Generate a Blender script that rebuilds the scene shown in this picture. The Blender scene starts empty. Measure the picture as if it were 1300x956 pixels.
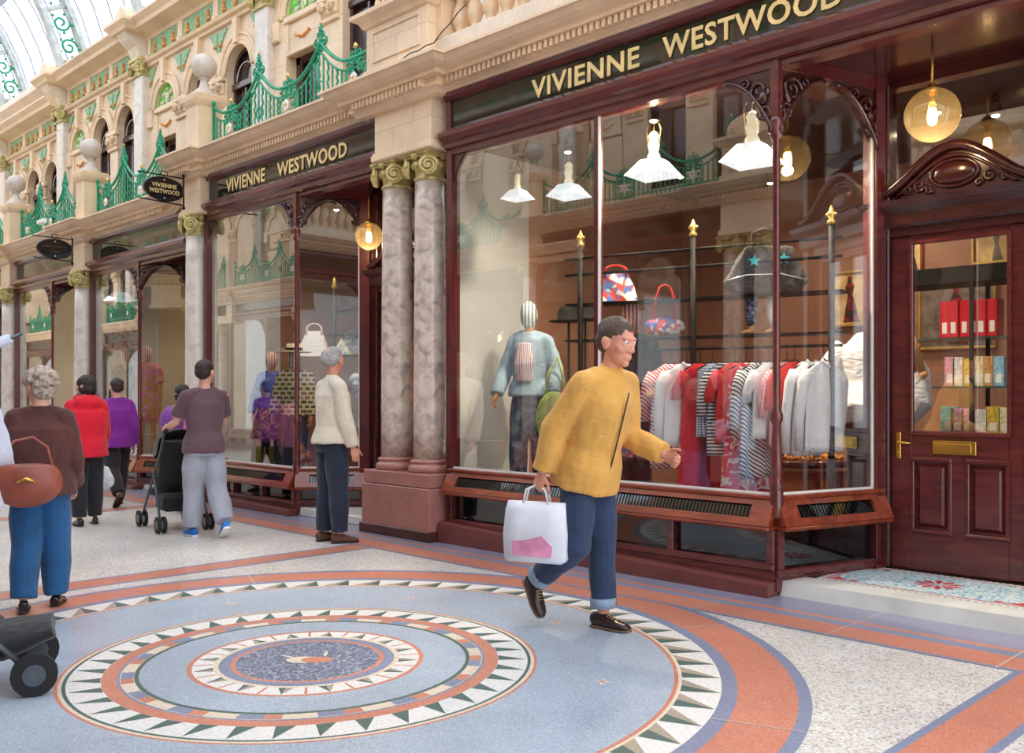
import bpy, math, random
from mathutils import Vector, Matrix, noise
random.seed(7)
S = bpy.context.scene
COL = S.collection
pi = math.pi
# ------------------------------------------------------------------ camera maths (photo 1300 x 956)
FPX, CXP, HYP, CAMH = 1200.0, 650.0, 500.0, 1.4
ANG = math.radians(135.1)
VW = (math.cos(ANG), math.sin(ANG)); RW = (math.sin(ANG), -math.cos(ANG))
def gnd(px, py, z=0.0):
    Z = FPX*(CAMH-z)/(py-HYP); X = (px-CXP)/FPX*Z
    return (VW[0]*Z+RW[0]*X, VW[1]*Z+RW[1]*X)
def onp(px, py, y):
    t = (px-CXP)/FPX; Z = y/(VW[1]+RW[1]*t)
    return (VW[0]*Z+RW[0]*t*Z, CAMH-(py-HYP)*Z/FPX)
# ------------------------------------------------------------------ mesh builder
class MB:
    def __init__(s): s.v=[]; s.f=[]; s.mi=[]; s.sm=[]
    def add(s, vs, fs, mi=0, sm=False):
        b=len(s.v); s.v += [tuple(p) for p in vs]
        for f in fs: s.f.append([b+i for i in f]); s.mi.append(mi); s.sm.append(sm)
        return s
    def box(s,x0,x1,y0,y1,z0,z1,mi=0,bv=0.0):
        if bv>0:
            b=min(bv,(x1-x0)/2.01,(y1-y0)/2.01,(z1-z0)/2.01)
            vs=[];
            # chamfered box through 24 verts
            for sx,X in ((-1,x0),(1,x1)):
                for sy,Y in ((-1,y0),(1,y1)):
                    for sz,Z in ((-1,z0),(1,z1)):
                        vs += [(X,Y-sy*b,Z-sz*b),(X-sx*b,Y,Z-sz*b),(X-sx*b,Y-sy*b,Z)]
            def q(c,k): return c*3+k   # corner index c = ix*4+iy*2+iz
            fs=[]
            fs.append([q(0,0),q(1,0),q(3,0),q(2,0)]); fs.append([q(4,0),q(6,0),q(7,0),q(5,0)])
            fs.append([q(0,1),q(4,1),q(5,1),q(1,1)]); fs.append([q(2,1),q(3,1),q(7,1),q(6,1)])
            fs.append([q(0,2),q(2,2),q(6,2),q(4,2)]); fs.append([q(1,2),q(5,2),q(7,2),q(3,2)])
            for a,c in ((0,1),(2,3),(4,5),(6,7)): fs.append([q(a,0),q(a,1),q(c,1),q(c,0)])
            for a,c in ((0,2),(1,3),(4,6),(5,7)): fs.append([q(a,0),q(a,2),q(c,2),q(c,0)])
            for a,c in ((0,4),(1,5),(2,6),(3,7)): fs.append([q(a,1),q(a,2),q(c,2),q(c,1)])
            for c in range(8): fs.append([q(c,0),q(c,1),q(c,2)])
            return s.add(vs,fs,mi)
        vs=[(x,y,z) for x in (x0,x1) for y in (y0,y1) for z in (z0,z1)]
        return s.add(vs,[(0,1,3,2),(4,6,7,5),(0,4,5,1),(2,3,7,6),(0,2,6,4),(1,5,7,3)],mi)
    def poly(s,pts,mi=0): return s.add(pts,[list(range(len(pts)))],mi)
    def prism(s,pts,axis,a,b,mi=0,sm=False):
        """pts 2D outline; axis 'x','y','z' extruded a..b; other two axes in order"""
        n=len(pts)
        def mk(p,t):
            if axis=='x': return (t,p[0],p[1])
            if axis=='y': return (p[0],t,p[1])
            return (p[0],p[1],t)
        vs=[mk(p,a) for p in pts]+[mk(p,b) for p in pts]
        s.add(vs,[list(range(n))[::-1],[n+i for i in range(n)]],mi)
        bq=len(s.v)-2*n
        for i in range(n):
            j=(i+1)%n; s.f.append([bq+i,bq+j,bq+n+j,bq+n+i]); s.mi.append(mi); s.sm.append(sm)
        return s
    def lathe(s,prof,c=(0,0,0),seg=24,mi=0,sm=True,caps=True,sx=1,sy=1):
        n=len(prof); vs=[]
        for r,z in prof:
            for k in range(seg):
                a=2*pi*k/seg; vs.append((c[0]+r*sx*math.cos(a),c[1]+r*sy*math.sin(a),c[2]+z))
        fs=[]
        for i in range(n-1):
            for k in range(seg):
                k2=(k+1)%seg; fs.append([i*seg+k,i*seg+k2,(i+1)*seg+k2,(i+1)*seg+k])
        s.add(vs,fs,mi,sm)
        b=len(s.v)-n*seg
        if caps:
            s.f.append([b+k for k in range(seg)][::-1]); s.mi.append(mi); s.sm.append(False)
            s.f.append([b+(n-1)*seg+k for k in range(seg)]); s.mi.append(mi); s.sm.append(False)
        return s
    def ball(s,c,r,seg=20,rings=12,mi=0,sc=(1,1,1)):
        prof=[]
        for i in range(rings+1):
            a=-pi/2+pi*i/rings; prof.append((max(1e-4,math.cos(a)),math.sin(a)))
        vs=[];
        for pr,pz in prof:
            for k in range(seg):
                a=2*pi*k/seg; vs.append((c[0]+r*sc[0]*pr*math.cos(a),c[1]+r*sc[1]*pr*math.sin(a),c[2]+r*sc[2]*pz))
        fs=[[i*seg+k,i*seg+(k+1)%seg,(i+1)*seg+(k+1)%seg,(i+1)*seg+k] for i in range(rings) for k in range(seg)]
        return s.add(vs,fs,mi,True)
    def tube(s,pts,r,seg=8,mi=0,closed=False,cap=True,flat=None,ref=None):
        P=[Vector(p) for p in pts]; n=len(P)
        R=r if isinstance(r,(list,tuple)) else [r]*n
        up=None; rings=[]
        for i in range(n):
            if closed: t=(P[(i+1)%n]-P[i-1])
            elif i==0: t=P[1]-P[0]
            elif i==n-1: t=P[-1]-P[-2]
            else: t=(P[i+1]-P[i]).normalized()+(P[i]-P[i-1]).normalized()
            if t.length<1e-9: t=Vector((0,0,1))
            t.normalize()
            if up is None:
                up=Vector(ref) if ref else (Vector((0,0,1)) if abs(t.z)<.9 else Vector((1,0,0)))
            up=(up-t*up.dot(t))
            if up.length<1e-6: up=Vector((1,0,0))-t*t.x
            up.normalize(); bi=t.cross(up)
            ri=R[i]
            ra,rb=(ri if isinstance(ri,(list,tuple)) else (ri,ri))
            rings.append([P[i]+bi*ra*math.cos(2*pi*k/seg)+up*rb*math.sin(2*pi*k/seg) for k in range(seg)])
        vs=[p for g in rings for p in g]; fs=[]
        m=n if closed else n-1
        for i in range(m):
            a=i*seg; b=((i+1)%n)*seg
            for k in range(seg): fs.append([a+k,a+(k+1)%seg,b+(k+1)%seg,b+k])
        s.add(vs,fs,mi,True)
        if cap and not closed:
            b=len(s.v)-n*seg
            s.f.append([b+k for k in range(seg)][::-1]); s.mi.append(mi); s.sm.append(False)
            s.f.append([b+(n-1)*seg+k for k in range(seg)]); s.mi.append(mi); s.sm.append(False)
        return s
    def run(s,path,prof,mi=0,closed_prof=True,sm=False,caps=True,mis=None):
        """sweep profile (offset to the right of travel, z) along plan path (x,y[,dz]) with mitres"""
        n=len(path); m=len(prof); P=[(p[0],p[1],(p[2] if len(p)>2 else 0)) for p in path]
        nr=[]
        for i in range(n):
            def seg_n(a,b):
                dx,dy=P[b][0]-P[a][0],P[b][1]-P[a][1]; l=math.hypot(dx,dy) or 1e-9; return (dy/l,-dx/l)
            if i==0: q=seg_n(0,1); k=1
            elif i==n-1: q=seg_n(n-2,n-1); k=1
            else:
                a=seg_n(i-1,i); b=seg_n(i,i+1); q=(a[0]+b[0],a[1]+b[1]); l=math.hypot(*q) or 1e-9
                q=(q[0]/l,q[1]/l); c=max(.3,q[0]*a[0]+q[1]*a[1]); q=(q[0]/c,q[1]/c)
            nr.append(q)
        vs=[(P[i][0]+nr[i][0]*o,P[i][1]+nr[i][1]*o,P[i][2]+z) for i in range(n) for o,z in prof]
        mm=m if closed_prof else m-1
        base=len(s.v); s.v+=vs
        for i in range(n-1):
            for k in range(mm):
                k2=(k+1)%m; s.f.append([base+i*m+k,base+(i+1)*m+k,base+(i+1)*m+k2,base+i*m+k2]); s.mi.append(mis[k] if mis else mi); s.sm.append(sm)
        if caps and closed_prof:
            s.f.append([base+k for k in range(m)]); s.mi.append(mi); s.sm.append(False)
            s.f.append([base+(n-1)*m+k for k in range(m)][::-1]); s.mi.append(mi); s.sm.append(False)
        return s
    def xf(s,M,start=0):
        for i in range(start,len(s.v)): s.v[i]=tuple(M@Vector(s.v[i]))
        return s
    def join(s,o,M=None):
        b=len(s.v); s.v+= [tuple(M@Vector(p)) for p in o.v] if M else list(o.v)
        s.f+=[[b+i for i in f] for f in o.f]; s.mi+=o.mi; s.sm+=o.sm; return s
    def mesh(s,name,mats):
        me=bpy.data.meshes.new(name); me.from_pydata(s.v,[],s.f)
        for m in (mats if isinstance(mats,(list,tuple)) else [mats]): me.materials.append(m)
        me.polygons.foreach_set('material_index',s.mi); me.polygons.foreach_set('use_smooth',s.sm)
        me.update(); return me
    def build(s,name,mats,parent=None,world=True,fix=True):
        me=s.mesh(name,mats)
        if fix:
            import bmesh
            bm=bmesh.new(); bm.from_mesh(me); bmesh.ops.recalc_face_normals(bm,faces=bm.faces); bm.to_mesh(me); bm.free()
        o=bpy.data.objects.new(name,me); COL.objects.link(o)
        if parent is not None:
            o.parent=parent
            if world:
                off=WORLD.get(parent.name)
                if off: me.transform(Matrix.Translation((-off[0],-off[1],-off[2])))
        return o
WORLD={}
def empty(name,loc=(0,0,0),rz=0.0,parent=None):
    o=bpy.data.objects.new(name,None); COL.objects.link(o); o.location=loc; o.rotation_euler=(0,0,rz); o.empty_display_size=.1
    o.parent=parent
    WORLD[o.name]=tuple(loc); return o
def tag(o,label=None,cat=None,group=None,kind=None):
    if label: o['label']=label
    if cat: o['category']=cat
    if group: o['group']=group
    if kind: o['kind']=kind
    return o
def thing(name,label,cat,loc=(0,0,0),rz=0.0,group=None): return tag(empty(name,loc,rz),label,cat,group)
def struct(o): o['kind']='structure'; return o
def copy_tree(o,parent=None):
    c=o.copy(); COL.objects.link(c); c.parent=parent
    for ch in list(o.children): copy_tree(ch,c)
    return c
def text_mesh(txt,height,depth,width=None):
    cu=bpy.data.curves.new('lettering','FONT'); cu.body=txt; cu.size=height/.73; cu.extrude=depth; cu.resolution_u=3
    cu.space_character=1.08; cu.offset=.035*cu.size*.6
    to=bpy.data.objects.new('tmp',cu); COL.objects.link(to)
    dg=bpy.context.evaluated_depsgraph_get(); me=bpy.data.meshes.new_from_object(to.evaluated_get(dg))
    bpy.data.objects.remove(to); bpy.data.curves.remove(cu)
    xs=[v.co.x for v in me.vertices]; w=max(xs)-min(xs); x0=min(xs)
    k=(width/w) if width else 1
    me.transform(Matrix.Diagonal((k,1,1,1))@Matrix.Translation((-x0-w/2,0,0)))
    return me
# ------------------------------------------------------------------ materials
def lin(c): return tuple((x/12.92 if x<=.04045 else ((x+.055)/1.055)**2.4) for x in [v/255 for v in c])
def C4(c): return (*lin(c),1)
def nt_new(name):
    m=bpy.data.materials.new(name); m.use_nodes=True; nt=m.node_tree; return m,nt,nt.nodes['Principled BSDF']
def L(nt,a,b): nt.links.new(a,b)
def coords(nt,kind='Object',scale=(1,1,1),rot=(0,0,0)):
    tc=nt.nodes.new('ShaderNodeTexCoord'); mp=nt.nodes.new('ShaderNodeMapping'); L(nt,tc.outputs[kind],mp.inputs[0])
    mp.inputs['Scale'].default_value=scale; mp.inputs['Rotation'].default_value=rot; return mp.outputs[0]
def ramp(nt,fac,stops,interp='LINEAR'):
    r=nt.nodes.new('ShaderNodeValToRGB'); r.color_ramp.interpolation=interp; e=r.color_ramp.elements
    while len(e)<len(stops): e.new(.5)
    for i,(p,c) in enumerate(stops): e[i].position=p; e[i].color=C4(c)
    L(nt,fac,r.inputs[0]); return r.outputs[0]
def tex(nt,kind,vec,**kw):
    n=nt.nodes.new('ShaderNodeTex'+kind); L(nt,vec,n.inputs['Vector'])
    for k,v in kw.items():
        if k in n.inputs: n.inputs[k].default_value=v
        else: setattr(n,k,v)
    return n
def mixc(nt,fac,a,b,mode='MIX'):
    n=nt.nodes.new('ShaderNodeMix'); n.data_type='RGBA'; n.blend_type=mode
    if isinstance(fac,(int,float)): n.inputs[0].default_value=fac
    else: L(nt,fac,n.inputs[0])
    for s_,v in ((6,a),(7,b)):
        if isinstance(v,tuple): n.inputs[s_].default_value=C4(v) if max(v[:3])>1 else (*v[:3],1)
        else: L(nt,v,n.inputs[s_])
    return n.outputs[2]
def bump(nt,b,h,strength=.3,dist=.01):
    n=nt.nodes.new('ShaderNodeBump'); n.inputs['Strength'].default_value=strength; n.inputs['Distance'].default_value=dist
    L(nt,h,n.inputs['Height']); L(nt,n.outputs[0],b.inputs['Normal'])
_m={}
def plain(name,c,rough=.5,metal=0,spec=.5,nv=.12,nscale=8,bmp=0,bscale=60,coat=0,emit=0,ecol=None,stretch=(1,1,1)):
    if name in _m: return _m[name]
    m,nt,b=nt_new(name)
    v=coords(nt,'Object',stretch); n=tex(nt,'Noise',v,Scale=nscale,Detail=4)
    lo=tuple(max(0,x*(1-nv)) for x in c); hi=tuple(min(255,x*(1+nv)) for x in c)
    L(nt,ramp(nt,n.outputs[0],[(.3,lo),(.7,hi)]),b.inputs['Base Color'])
    b.inputs['Roughness'].default_value=rough; b.inputs['Metallic'].default_value=metal
    b.inputs['Specular IOR Level'].default_value=spec; b.inputs['Coat Weight'].default_value=coat
    if bmp:
        n2=tex(nt,'Noise',v,Scale=bscale,Detail=5); bump(nt,b,n2.outputs[0],bmp,.01)
    if emit:
        b.inputs['Emission Color'].default_value=C4(ecol or c); b.inputs['Emission Strength'].default_value=emit
    _m[name]=m; return m
def stone_mat(name,c,rough=.42,joints=True,spec=.5):
    m,nt,b=nt_new(name); v=coords(nt,'Object')
    n=tex(nt,'Noise',v,Scale=2.2,Detail=6); n2=tex(nt,'Noise',v,Scale=45,Detail=3)
    base=ramp(nt,n.outputs[0],[(.3,tuple(x*.90 for x in c)),(.55,c),(.8,tuple(min(255,x*1.05) for x in c))])
    sp=mixc(nt,.18,base,ramp(nt,n2.outputs[0],[(.35,tuple(x*.8 for x in c)),(.65,tuple(min(255,x*1.06) for x in c))]))
    if joints:
        v2=coords(nt,'Object',(1,1,1),(pi/2,0,0))
        br=tex(nt,'Brick',v2,Scale=1.0); br.inputs['Brick Width'].default_value=.62; br.inputs['Row Height'].default_value=.31
        br.inputs['Mortar Size'].default_value=.004; br.inputs['Mortar Smooth'].default_value=.3
        br.inputs['Color1'].default_value=(1,1,1,1); br.inputs['Color2'].default_value=(.93,.92,.90,1); br.inputs['Mortar'].default_value=(.62,.54,.47,1)
        sp=mixc(nt,.8,sp,br.outputs[0],'MULTIPLY')
    L(nt,sp,b.inputs['Base Color']); b.inputs['Roughness'].default_value=rough; b.inputs['Specular IOR Level'].default_value=spec
    bump(nt,b,n2.outputs[0],.12,.004); return m
STONE=stone_mat('glazed_faience',(240,214,182)); STONE2=stone_mat('faience_moulding',(240,211,176),joints=False)
STONEG=stone_mat('weathered_ball_stone',(208,196,184),joints=False); STONEW=stone_mat('pale_faience',(240,224,204),joints=False)
def marble_mat():
    m,nt,b=nt_new('mottled_marble'); v=coords(nt,'Object')
    w=tex(nt,'Noise',v,Scale=2.6,Detail=5,Distortion=.4)
    vo=tex(nt,'Voronoi',v,Scale=9,Randomness=1.0); vo2=tex(nt,'Voronoi',v,Scale=26); vo2.feature='DISTANCE_TO_EDGE'
    a=ramp(nt,w.outputs[0],[(.25,(160,140,130)),(.45,(202,184,170)),(.6,(224,210,196)),(.8,(182,156,146))])
    n4=tex(nt,'Noise',v,Scale=9,Detail=5,Distortion=.5)
    c=mixc(nt,.55,a,ramp(nt,n4.outputs[0],[(.34,(120,106,100)),(.46,(190,174,160)),(.6,(226,214,200))]))
    d=mixc(nt,ramp(nt,w.outputs[0],[(.5,(0,0,0)),(.62,(120,120,120))]),c,ramp(nt,vo.outputs['Distance'],[(.0,(226,212,198)),(.5,(190,172,160)),(.8,(140,126,120))]))
    L(nt,d,b.inputs['Base Color']); b.inputs['Roughness'].default_value=.22; return m
MARBLE=marble_mat()
def pale_marble():
    m,nt,b=nt_new('pale_marble'); v=coords(nt,'Object'); w=tex(nt,'Noise',v,Scale=5,Detail=6,Distortion=.4)
    L(nt,ramp(nt,w.outputs[0],[(.3,(196,184,172)),(.5,(226,216,206)),(.75,(208,196,184))]),b.inputs['Base Color']); b.inputs['Roughness'].default_value=.25; return m
PMARBLE=pale_marble()
def granite(name,c,dk=.72,sc=220):
    m,nt,b=nt_new(name); v=coords(nt,'Object'); vo=tex(nt,'Voronoi',v,Scale=sc); n=tex(nt,'Noise',v,Scale=4,Detail=5)
    a=ramp(nt,vo.outputs['Color'],[(.1,tuple(x*dk for x in c)),(.5,c),(.9,tuple(min(255,x*1.18) for x in c))])
    L(nt,mixc(nt,.35,a,ramp(nt,n.outputs[0],[(.3,tuple(x*.85 for x in c)),(.7,tuple(min(255,x*1.1) for x in c))])),b.inputs['Base Color'])
    b.inputs['Roughness'].default_value=.25; return m
GRANITE=granite('red_granite',(176,122,112)); GRANITED=granite('dark_red_granite',(112,62,56)); GRANITEB=granite('brown_granite',(80,48,42))
def wood_mat(name,c1,c2,rough=.22):
    m,nt,b=nt_new(name); v=coords(nt,'Object',(1.2,6,6)); n=tex(nt,'Noise',v,Scale=3,Detail=6,Distortion=.8)
    v2=coords(nt,'Object'); n2=tex(nt,'Noise',v2,Scale=1.2,Detail=2)
    a=ramp(nt,n.outputs[0],[(.3,c1),(.7,c2)])
    L(nt,mixc(nt,.3,a,ramp(nt,n2.outputs[0],[(.35,c1),(.65,c2)])),b.inputs['Base Color'])
    b.inputs['Roughness'].default_value=rough; b.inputs['Coat Weight'].default_value=.5; b.inputs['Coat Roughness'].default_value=.12
    bump(nt,b,n.outputs[0],.05,.003); return m
WOOD=wood_mat('mahogany',(74,28,30),(114,50,46)); WOODR=wood_mat('red_lit_mahogany',(104,40,26),(156,72,44),.2)  # the redder wood has the aprons' orange light painted into its tone
WOODD=wood_mat('dark_mahogany',(48,20,20),(76,32,30)); WOODF=wood_mat('bordeaux_window_timber',(72,20,24),(102,34,36),.3)
GOLDP=plain('gilt_paint',(196,182,122),.38,.15,nv=.2,nscale=14); GILT=plain('gilt',(236,200,120),.28,.75,nv=.1)
GILTL=plain('gilt_letters',(240,214,150),.3,.35,nv=.06); BRASS=plain('brass',(214,172,84),.25,.9,nv=.06)
GREEN=plain('green_ironwork',(12,150,112),.35,nv=.18,nscale=20); GREENF=plain('green_glaze',(112,206,88),.35,nv=.25,nscale=10)
WHITEP=plain('white_paint',(236,236,232),.4,nv=.03); BLACKI=plain('black_iron',(22,22,24),.6,spec=.2,nv=.1)
BLACKG=plain('black_gloss',(14,13,14),.1,nv=.1,coat=.5); ORANGEF=plain('orange_fruit_glaze',(240,146,66),.3,nv=.15,nscale=20)
WHITEM=plain('white_marble_step',(222,222,216),.3,nv=.06,nscale=3)
def leafy(name,bg,leaf,sc=26):
    m,nt,b=nt_new(name); v=coords(nt,'Object'); n=tex(nt,'Noise',v,Scale=sc,Detail=3,Distortion=2.5)
    L(nt,ramp(nt,n.outputs[0],[(.42,leaf),(.5,bg),(.6,bg)]),b.inputs['Base Color']); b.inputs['Roughness'].default_value=.35
    bump(nt,b,n.outputs[0],.8,.02); return m
LEAF=leafy('green_leaf_relief',(176,214,176),(70,158,104)); LEAFG=leafy('pale_cartouche_relief',(236,226,200),(150,190,110),18)
def glass(name,tint=(1,1,1),refl=1.0,ior=1.5,rough=0.0,trans=1.0):
    m=bpy.data.materials.new(name); m.use_nodes=True; nt=m.node_tree; nt.nodes.clear()
    out=nt.nodes.new('ShaderNodeOutputMaterial'); mx=nt.nodes.new('ShaderNodeMixShader'); t=nt.nodes.new('ShaderNodeBsdfTransparent'); g=nt.nodes.new('ShaderNodeBsdfGlossy')
    t.inputs[0].default_value=(tint[0]*trans,tint[1]*trans,tint[2]*trans,1); g.inputs['Roughness'].default_value=rough
    ge=nt.nodes.new('ShaderNodeNewGeometry'); dt=nt.nodes.new('ShaderNodeVectorMath'); dt.operation='DOT_PRODUCT'; L(nt,ge.outputs['Normal'],dt.inputs[0]); L(nt,ge.outputs['Incoming'],dt.inputs[1])
    def M1(op,a,bv):
        q=nt.nodes.new('ShaderNodeMath'); q.operation=op
        if hasattr(a,'links'): L(nt,a,q.inputs[0])
        else: q.inputs[0].default_value=a
        if bv is not None:
            if hasattr(bv,'links'): L(nt,bv,q.inputs[1])
            else: q.inputs[1].default_value=bv
        return q
    ab=M1('ABSOLUTE',dt.outputs['Value'],None); om=M1('SUBTRACT',1.0,ab.outputs[0]); pw=M1('POWER',om.outputs[0],5.0); f0=((ior-1)/(ior+1))**2
    ma=M1('MULTIPLY_ADD',pw.outputs[0],1-f0); ma.inputs[2].default_value=f0
    mu=nt.nodes.new('ShaderNodeMath'); mu.operation='MULTIPLY'; mu.inputs[1].default_value=refl; mu.use_clamp=True
    L(nt,ma.outputs[0],mu.inputs[0]); L(nt,mu.outputs[0],mx.inputs[0]); L(nt,t.outputs[0],mx.inputs[1]); L(nt,g.outputs[0],mx.inputs[2]); L(nt,mx.outputs[0],out.inputs[0])
    return m
GLASS=glass('plate_glass',(.97,.985,.98),3.6,1.55); GLOBE=glass('smoked_globe_glass',(.80,.74,.64),1.6,1.5)
def _globe():
    nt=GLOBE.node_tree; out=[n for n in nt.nodes if n.type=='OUTPUT_MATERIAL'][0]; src=out.inputs[0].links[0].from_socket
    tr=nt.nodes.new('ShaderNodeBsdfTranslucent'); tr.inputs[0].default_value=C4((236,206,150)); mx=nt.nodes.new('ShaderNodeMixShader'); mx.inputs[0].default_value=.08
    L(nt,src,mx.inputs[1]); L(nt,tr.outputs[0],mx.inputs[2]); L(nt,mx.outputs[0],out.inputs[0])
_globe()
ROOFG=glass('roof_glass',(.93,.95,1.0),.6,1.45)
MIRRORG=plain('black_backpainted_glass',(10,10,12),.04,spec=1.0,nv=.05)
def terrazzo(name,stops,sc=110,rough=.28,big=None):
    m,nt,b=nt_new(name); v=coords(nt,'Object'); vo=tex(nt,'Voronoi',v,Scale=sc)
    sep=nt.nodes.new('ShaderNodeSeparateColor'); L(nt,vo.outputs['Color'],sep.inputs[0])
    c=ramp(nt,sep.outputs[0],stops,'CONSTANT'); n=tex(nt,'Noise',v,Scale=1.1,Detail=5)
    c=mixc(nt,1.0,c,ramp(nt,n.outputs[0],[(.3,(222,222,224)),(.7,(255,255,255))]),'MULTIPLY')
    L(nt,c,b.inputs['Base Color']); b.inputs['Roughness'].default_value=rough; return m
T_WHITE=terrazzo('pebble_terrazzo',[(0,(234,230,224)),(.35,(218,210,200)),(.5,(242,240,236)),(.72,(200,190,180)),(.82,(224,208,188)),(.92,(168,160,154))],95)
T_ORANGE=terrazzo('orange_terrazzo',[(0,(216,136,110)),(.5,(206,124,98)),(.75,(226,158,134)),(.94,(232,196,178))],260)
T_BLUE=terrazzo('slate_blue_terrazzo',[(0,(138,148,176)),(.45,(124,134,164)),(.75,(156,166,188)),(.94,(176,180,190))],260)
T_PURP=terrazzo('purple_grey_terrazzo',[(0,(142,142,166)),(.5,(130,130,156)),(.8,(158,158,178)),(.95,(176,172,180))],260)
T_FIELD=terrazzo('pale_blue_terrazzo',[(0,(178,192,208)),(.35,(162,178,196)),(.6,(190,202,214)),(.85,(210,218,226)),(.95,(142,156,174))],190)
T_DARK=terrazzo('dark_speckle_terrazzo',[(0,(112,122,144)),(.4,(136,146,166)),(.65,(98,108,130)),(.82,(172,180,194))],75)
T_CREAM=plain('cream_mosaic',(224,208,186),.3,nv=.06,nscale=60); T_WM=plain('white_mosaic',(228,226,222),.3,nv=.06,nscale=60)
T_GRN=plain('dark_green_mosaic',(78,106,100),.3,nv=.1,nscale=60); T_TAU=plain('taupe_mosaic',(170,156,140),.3,nv=.08,nscale=60)
T_BLK=plain('black_mosaic',(24,26,30),.6,nv=.1,nscale=60); T_RED=plain('red_mosaic',(190,40,52),.6,nv=.08,nscale=60)
T_JNT=plain('brass_joint_strip',(196,186,180),.4,nv=.05)
def tessera():
    m,nt,b=nt_new('pale_blue_tessera'); v=coords(nt,'Object'); vo=tex(nt,'Voronoi',v,Scale=55)
    sep=nt.nodes.new('ShaderNodeSeparateColor'); L(nt,vo.outputs['Color'],sep.inputs[0])
    L(nt,ramp(nt,sep.outputs[0],[(0,(214,220,220)),(.45,(140,190,206)),(.62,(196,214,218)),(.84,(84,158,190))],'CONSTANT'),b.inputs['Base Color']); b.inputs['Roughness'].default_value=.6; return m
T_TESS=tessera()
# ================================================================== FLOOR
F=5.9                                        # plane of the shopfront timber
MY=2.75                                      # centre line of the arcade
def mirror_pts(pts): return [(x,2*MY-y,z) for x,y,z in pts]
fl=MB(); FM=[T_WHITE,T_ORANGE,T_BLUE,T_PURP,T_FIELD,T_DARK,T_CREAM,T_WM,T_GRN,T_TAU,T_BLK,T_JNT]
fl.poly([(-34,-.6,0),(5,-.6,0),(5,6.1,0),(-34,6.1,0)],0)
def band(x0,x1,y0,y1,mi,z):
    fl.poly([(x0,y0,z),(x1,y0,z),(x1,y1,z),(x0,y1,z)],mi)
    if y0>MY: fl.poly([(x0,2*MY-y1,z),(x1,2*MY-y1,z),(x1,2*MY-y0,z),(x0,2*MY-y0,z)],mi)
CX,CY=-4.28,2.75
def ring(r0,r1,mi,z,seg=128):
    vs=[];
    for k in range(seg):
        a=2*pi*k/seg; vs+=[(CX+r0*math.cos(a),CY+r0*math.sin(a),z),(CX+r1*math.cos(a),CY+r1*math.sin(a),z)]
    fl.add(vs,[[2*k,2*k+1,(2*k+3)%(2*seg),(2*k+2)%(2*seg)] for k in range(seg)],mi)
Zl=.0010
for a,b,mi in [(2.47,2.53,2),(2.2,2.47,1),(2.125,2.2,2),(1.935,2.125,7),(1.92,1.935,6),(1.90,1.92,1),(1.205,1.90,4),(1.19,1.205,1),(1.172,1.19,6),(1.155,1.172,8),
               (1.0,1.155,7),(.93,1.0,1),(.915,.93,2),(.85,.915,6),(.828,.85,8),(.605,.825,4),(.58,.605,1),(.475,.58,7),(.45,.475,6),(.395,.45,2),(.37,.395,1),(.0005,.37,5)]:
    ring(a,b,mi,Zl)
def spikes(n,ri,ro,mi1,mi2,z,frac=.42,skew=.0):
    for k in range(n):
        a=2*pi*k/n; d=2*pi/n*frac
        def P(r,t): return (CX+r*math.cos(t),CY+r*math.sin(t),z)
        tip=P(ro,a+skew*2*pi/n)
        fl.add([P(ri,a-d),P(ri,a),tip],[(0,1,2)],mi1); fl.add([P(ri,a),P(ri,a+d),tip],[(0,1,2)],mi2)
spikes(56,1.937,2.122,8,9,Zl+.0006,.44,-.35)
spikes(38,1.002,1.15,8,8,Zl+.0006,.26,-.2)
spikes(16,.477,.578,8,9,Zl+.0006,.2)
for k in range(32):                        # fine spokes in the innermost ring
    if k%2: 
        a=2*pi*k/32
        fl.add([(CX+r*math.cos(a+s_),CY+r*math.sin(a+s_),Zl+.0006) for r,s_ in ((.478,-.012),(.478,.012),(.577,.012),(.577,-.012))],[(0,1,2,3)],1)
for k in range(48):                        # checker blocks
    a0=2*pi*k/48; a1=2*pi*(k+(1 if k%3 else .7))/48; mi=[1,6,2][k%3]
    pts=[]
    for r,t in ((.853,a0),(.912,a0),(.912,a1),(.853,a1)): pts.append((CX+r*math.cos(t),CY+r*math.sin(t),Zl+.0006))
    fl.add(pts,[(0,1,2,3)],mi)
for k in range(8):                         # little four pointed stars in the pale field
    a=2*pi*(k+.5)/8+.15; cx,cy=CX+1.56*math.cos(a),CY+1.56*math.sin(a); pts=[]
    for j in range(8):
        r=.055 if j%2==0 else .016; t=a+j*pi/4; pts.append((cx+r*math.cos(t),cy+r*math.sin(t),Zl+.0006))
    fl.poly(pts,6); fl.poly([(cx+.014*math.cos(j*pi/3),cy+.014*math.sin(j*pi/3),Zl+.0009) for j in range(6)],1)
# the fruit motif at the centre: two overlapping lobes and a twig
def blob(cx,cy,rx,ry,rot,mi,z,n=24):
    fl.poly([(cx+rx*math.cos(t)*math.cos(rot)-ry*math.sin(t)*math.sin(rot),cy+rx*math.cos(t)*math.sin(rot)+ry*math.sin(t)*math.cos(rot),z) for t in [2*pi*i/n for i in range(n)]],mi)
blob(CX-.02,CY-.02,.085,.06,.8,6,Zl+.0006); blob(CX+.035,CY+.035,.085,.055,.8,1,Zl+.0009)
blob(CX-.03,CY+.13,.05,.009,2.4,6,Zl+.0009); blob(CX-.12,CY-.04,.06,.008,.3,6,Zl+.0009)
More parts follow.
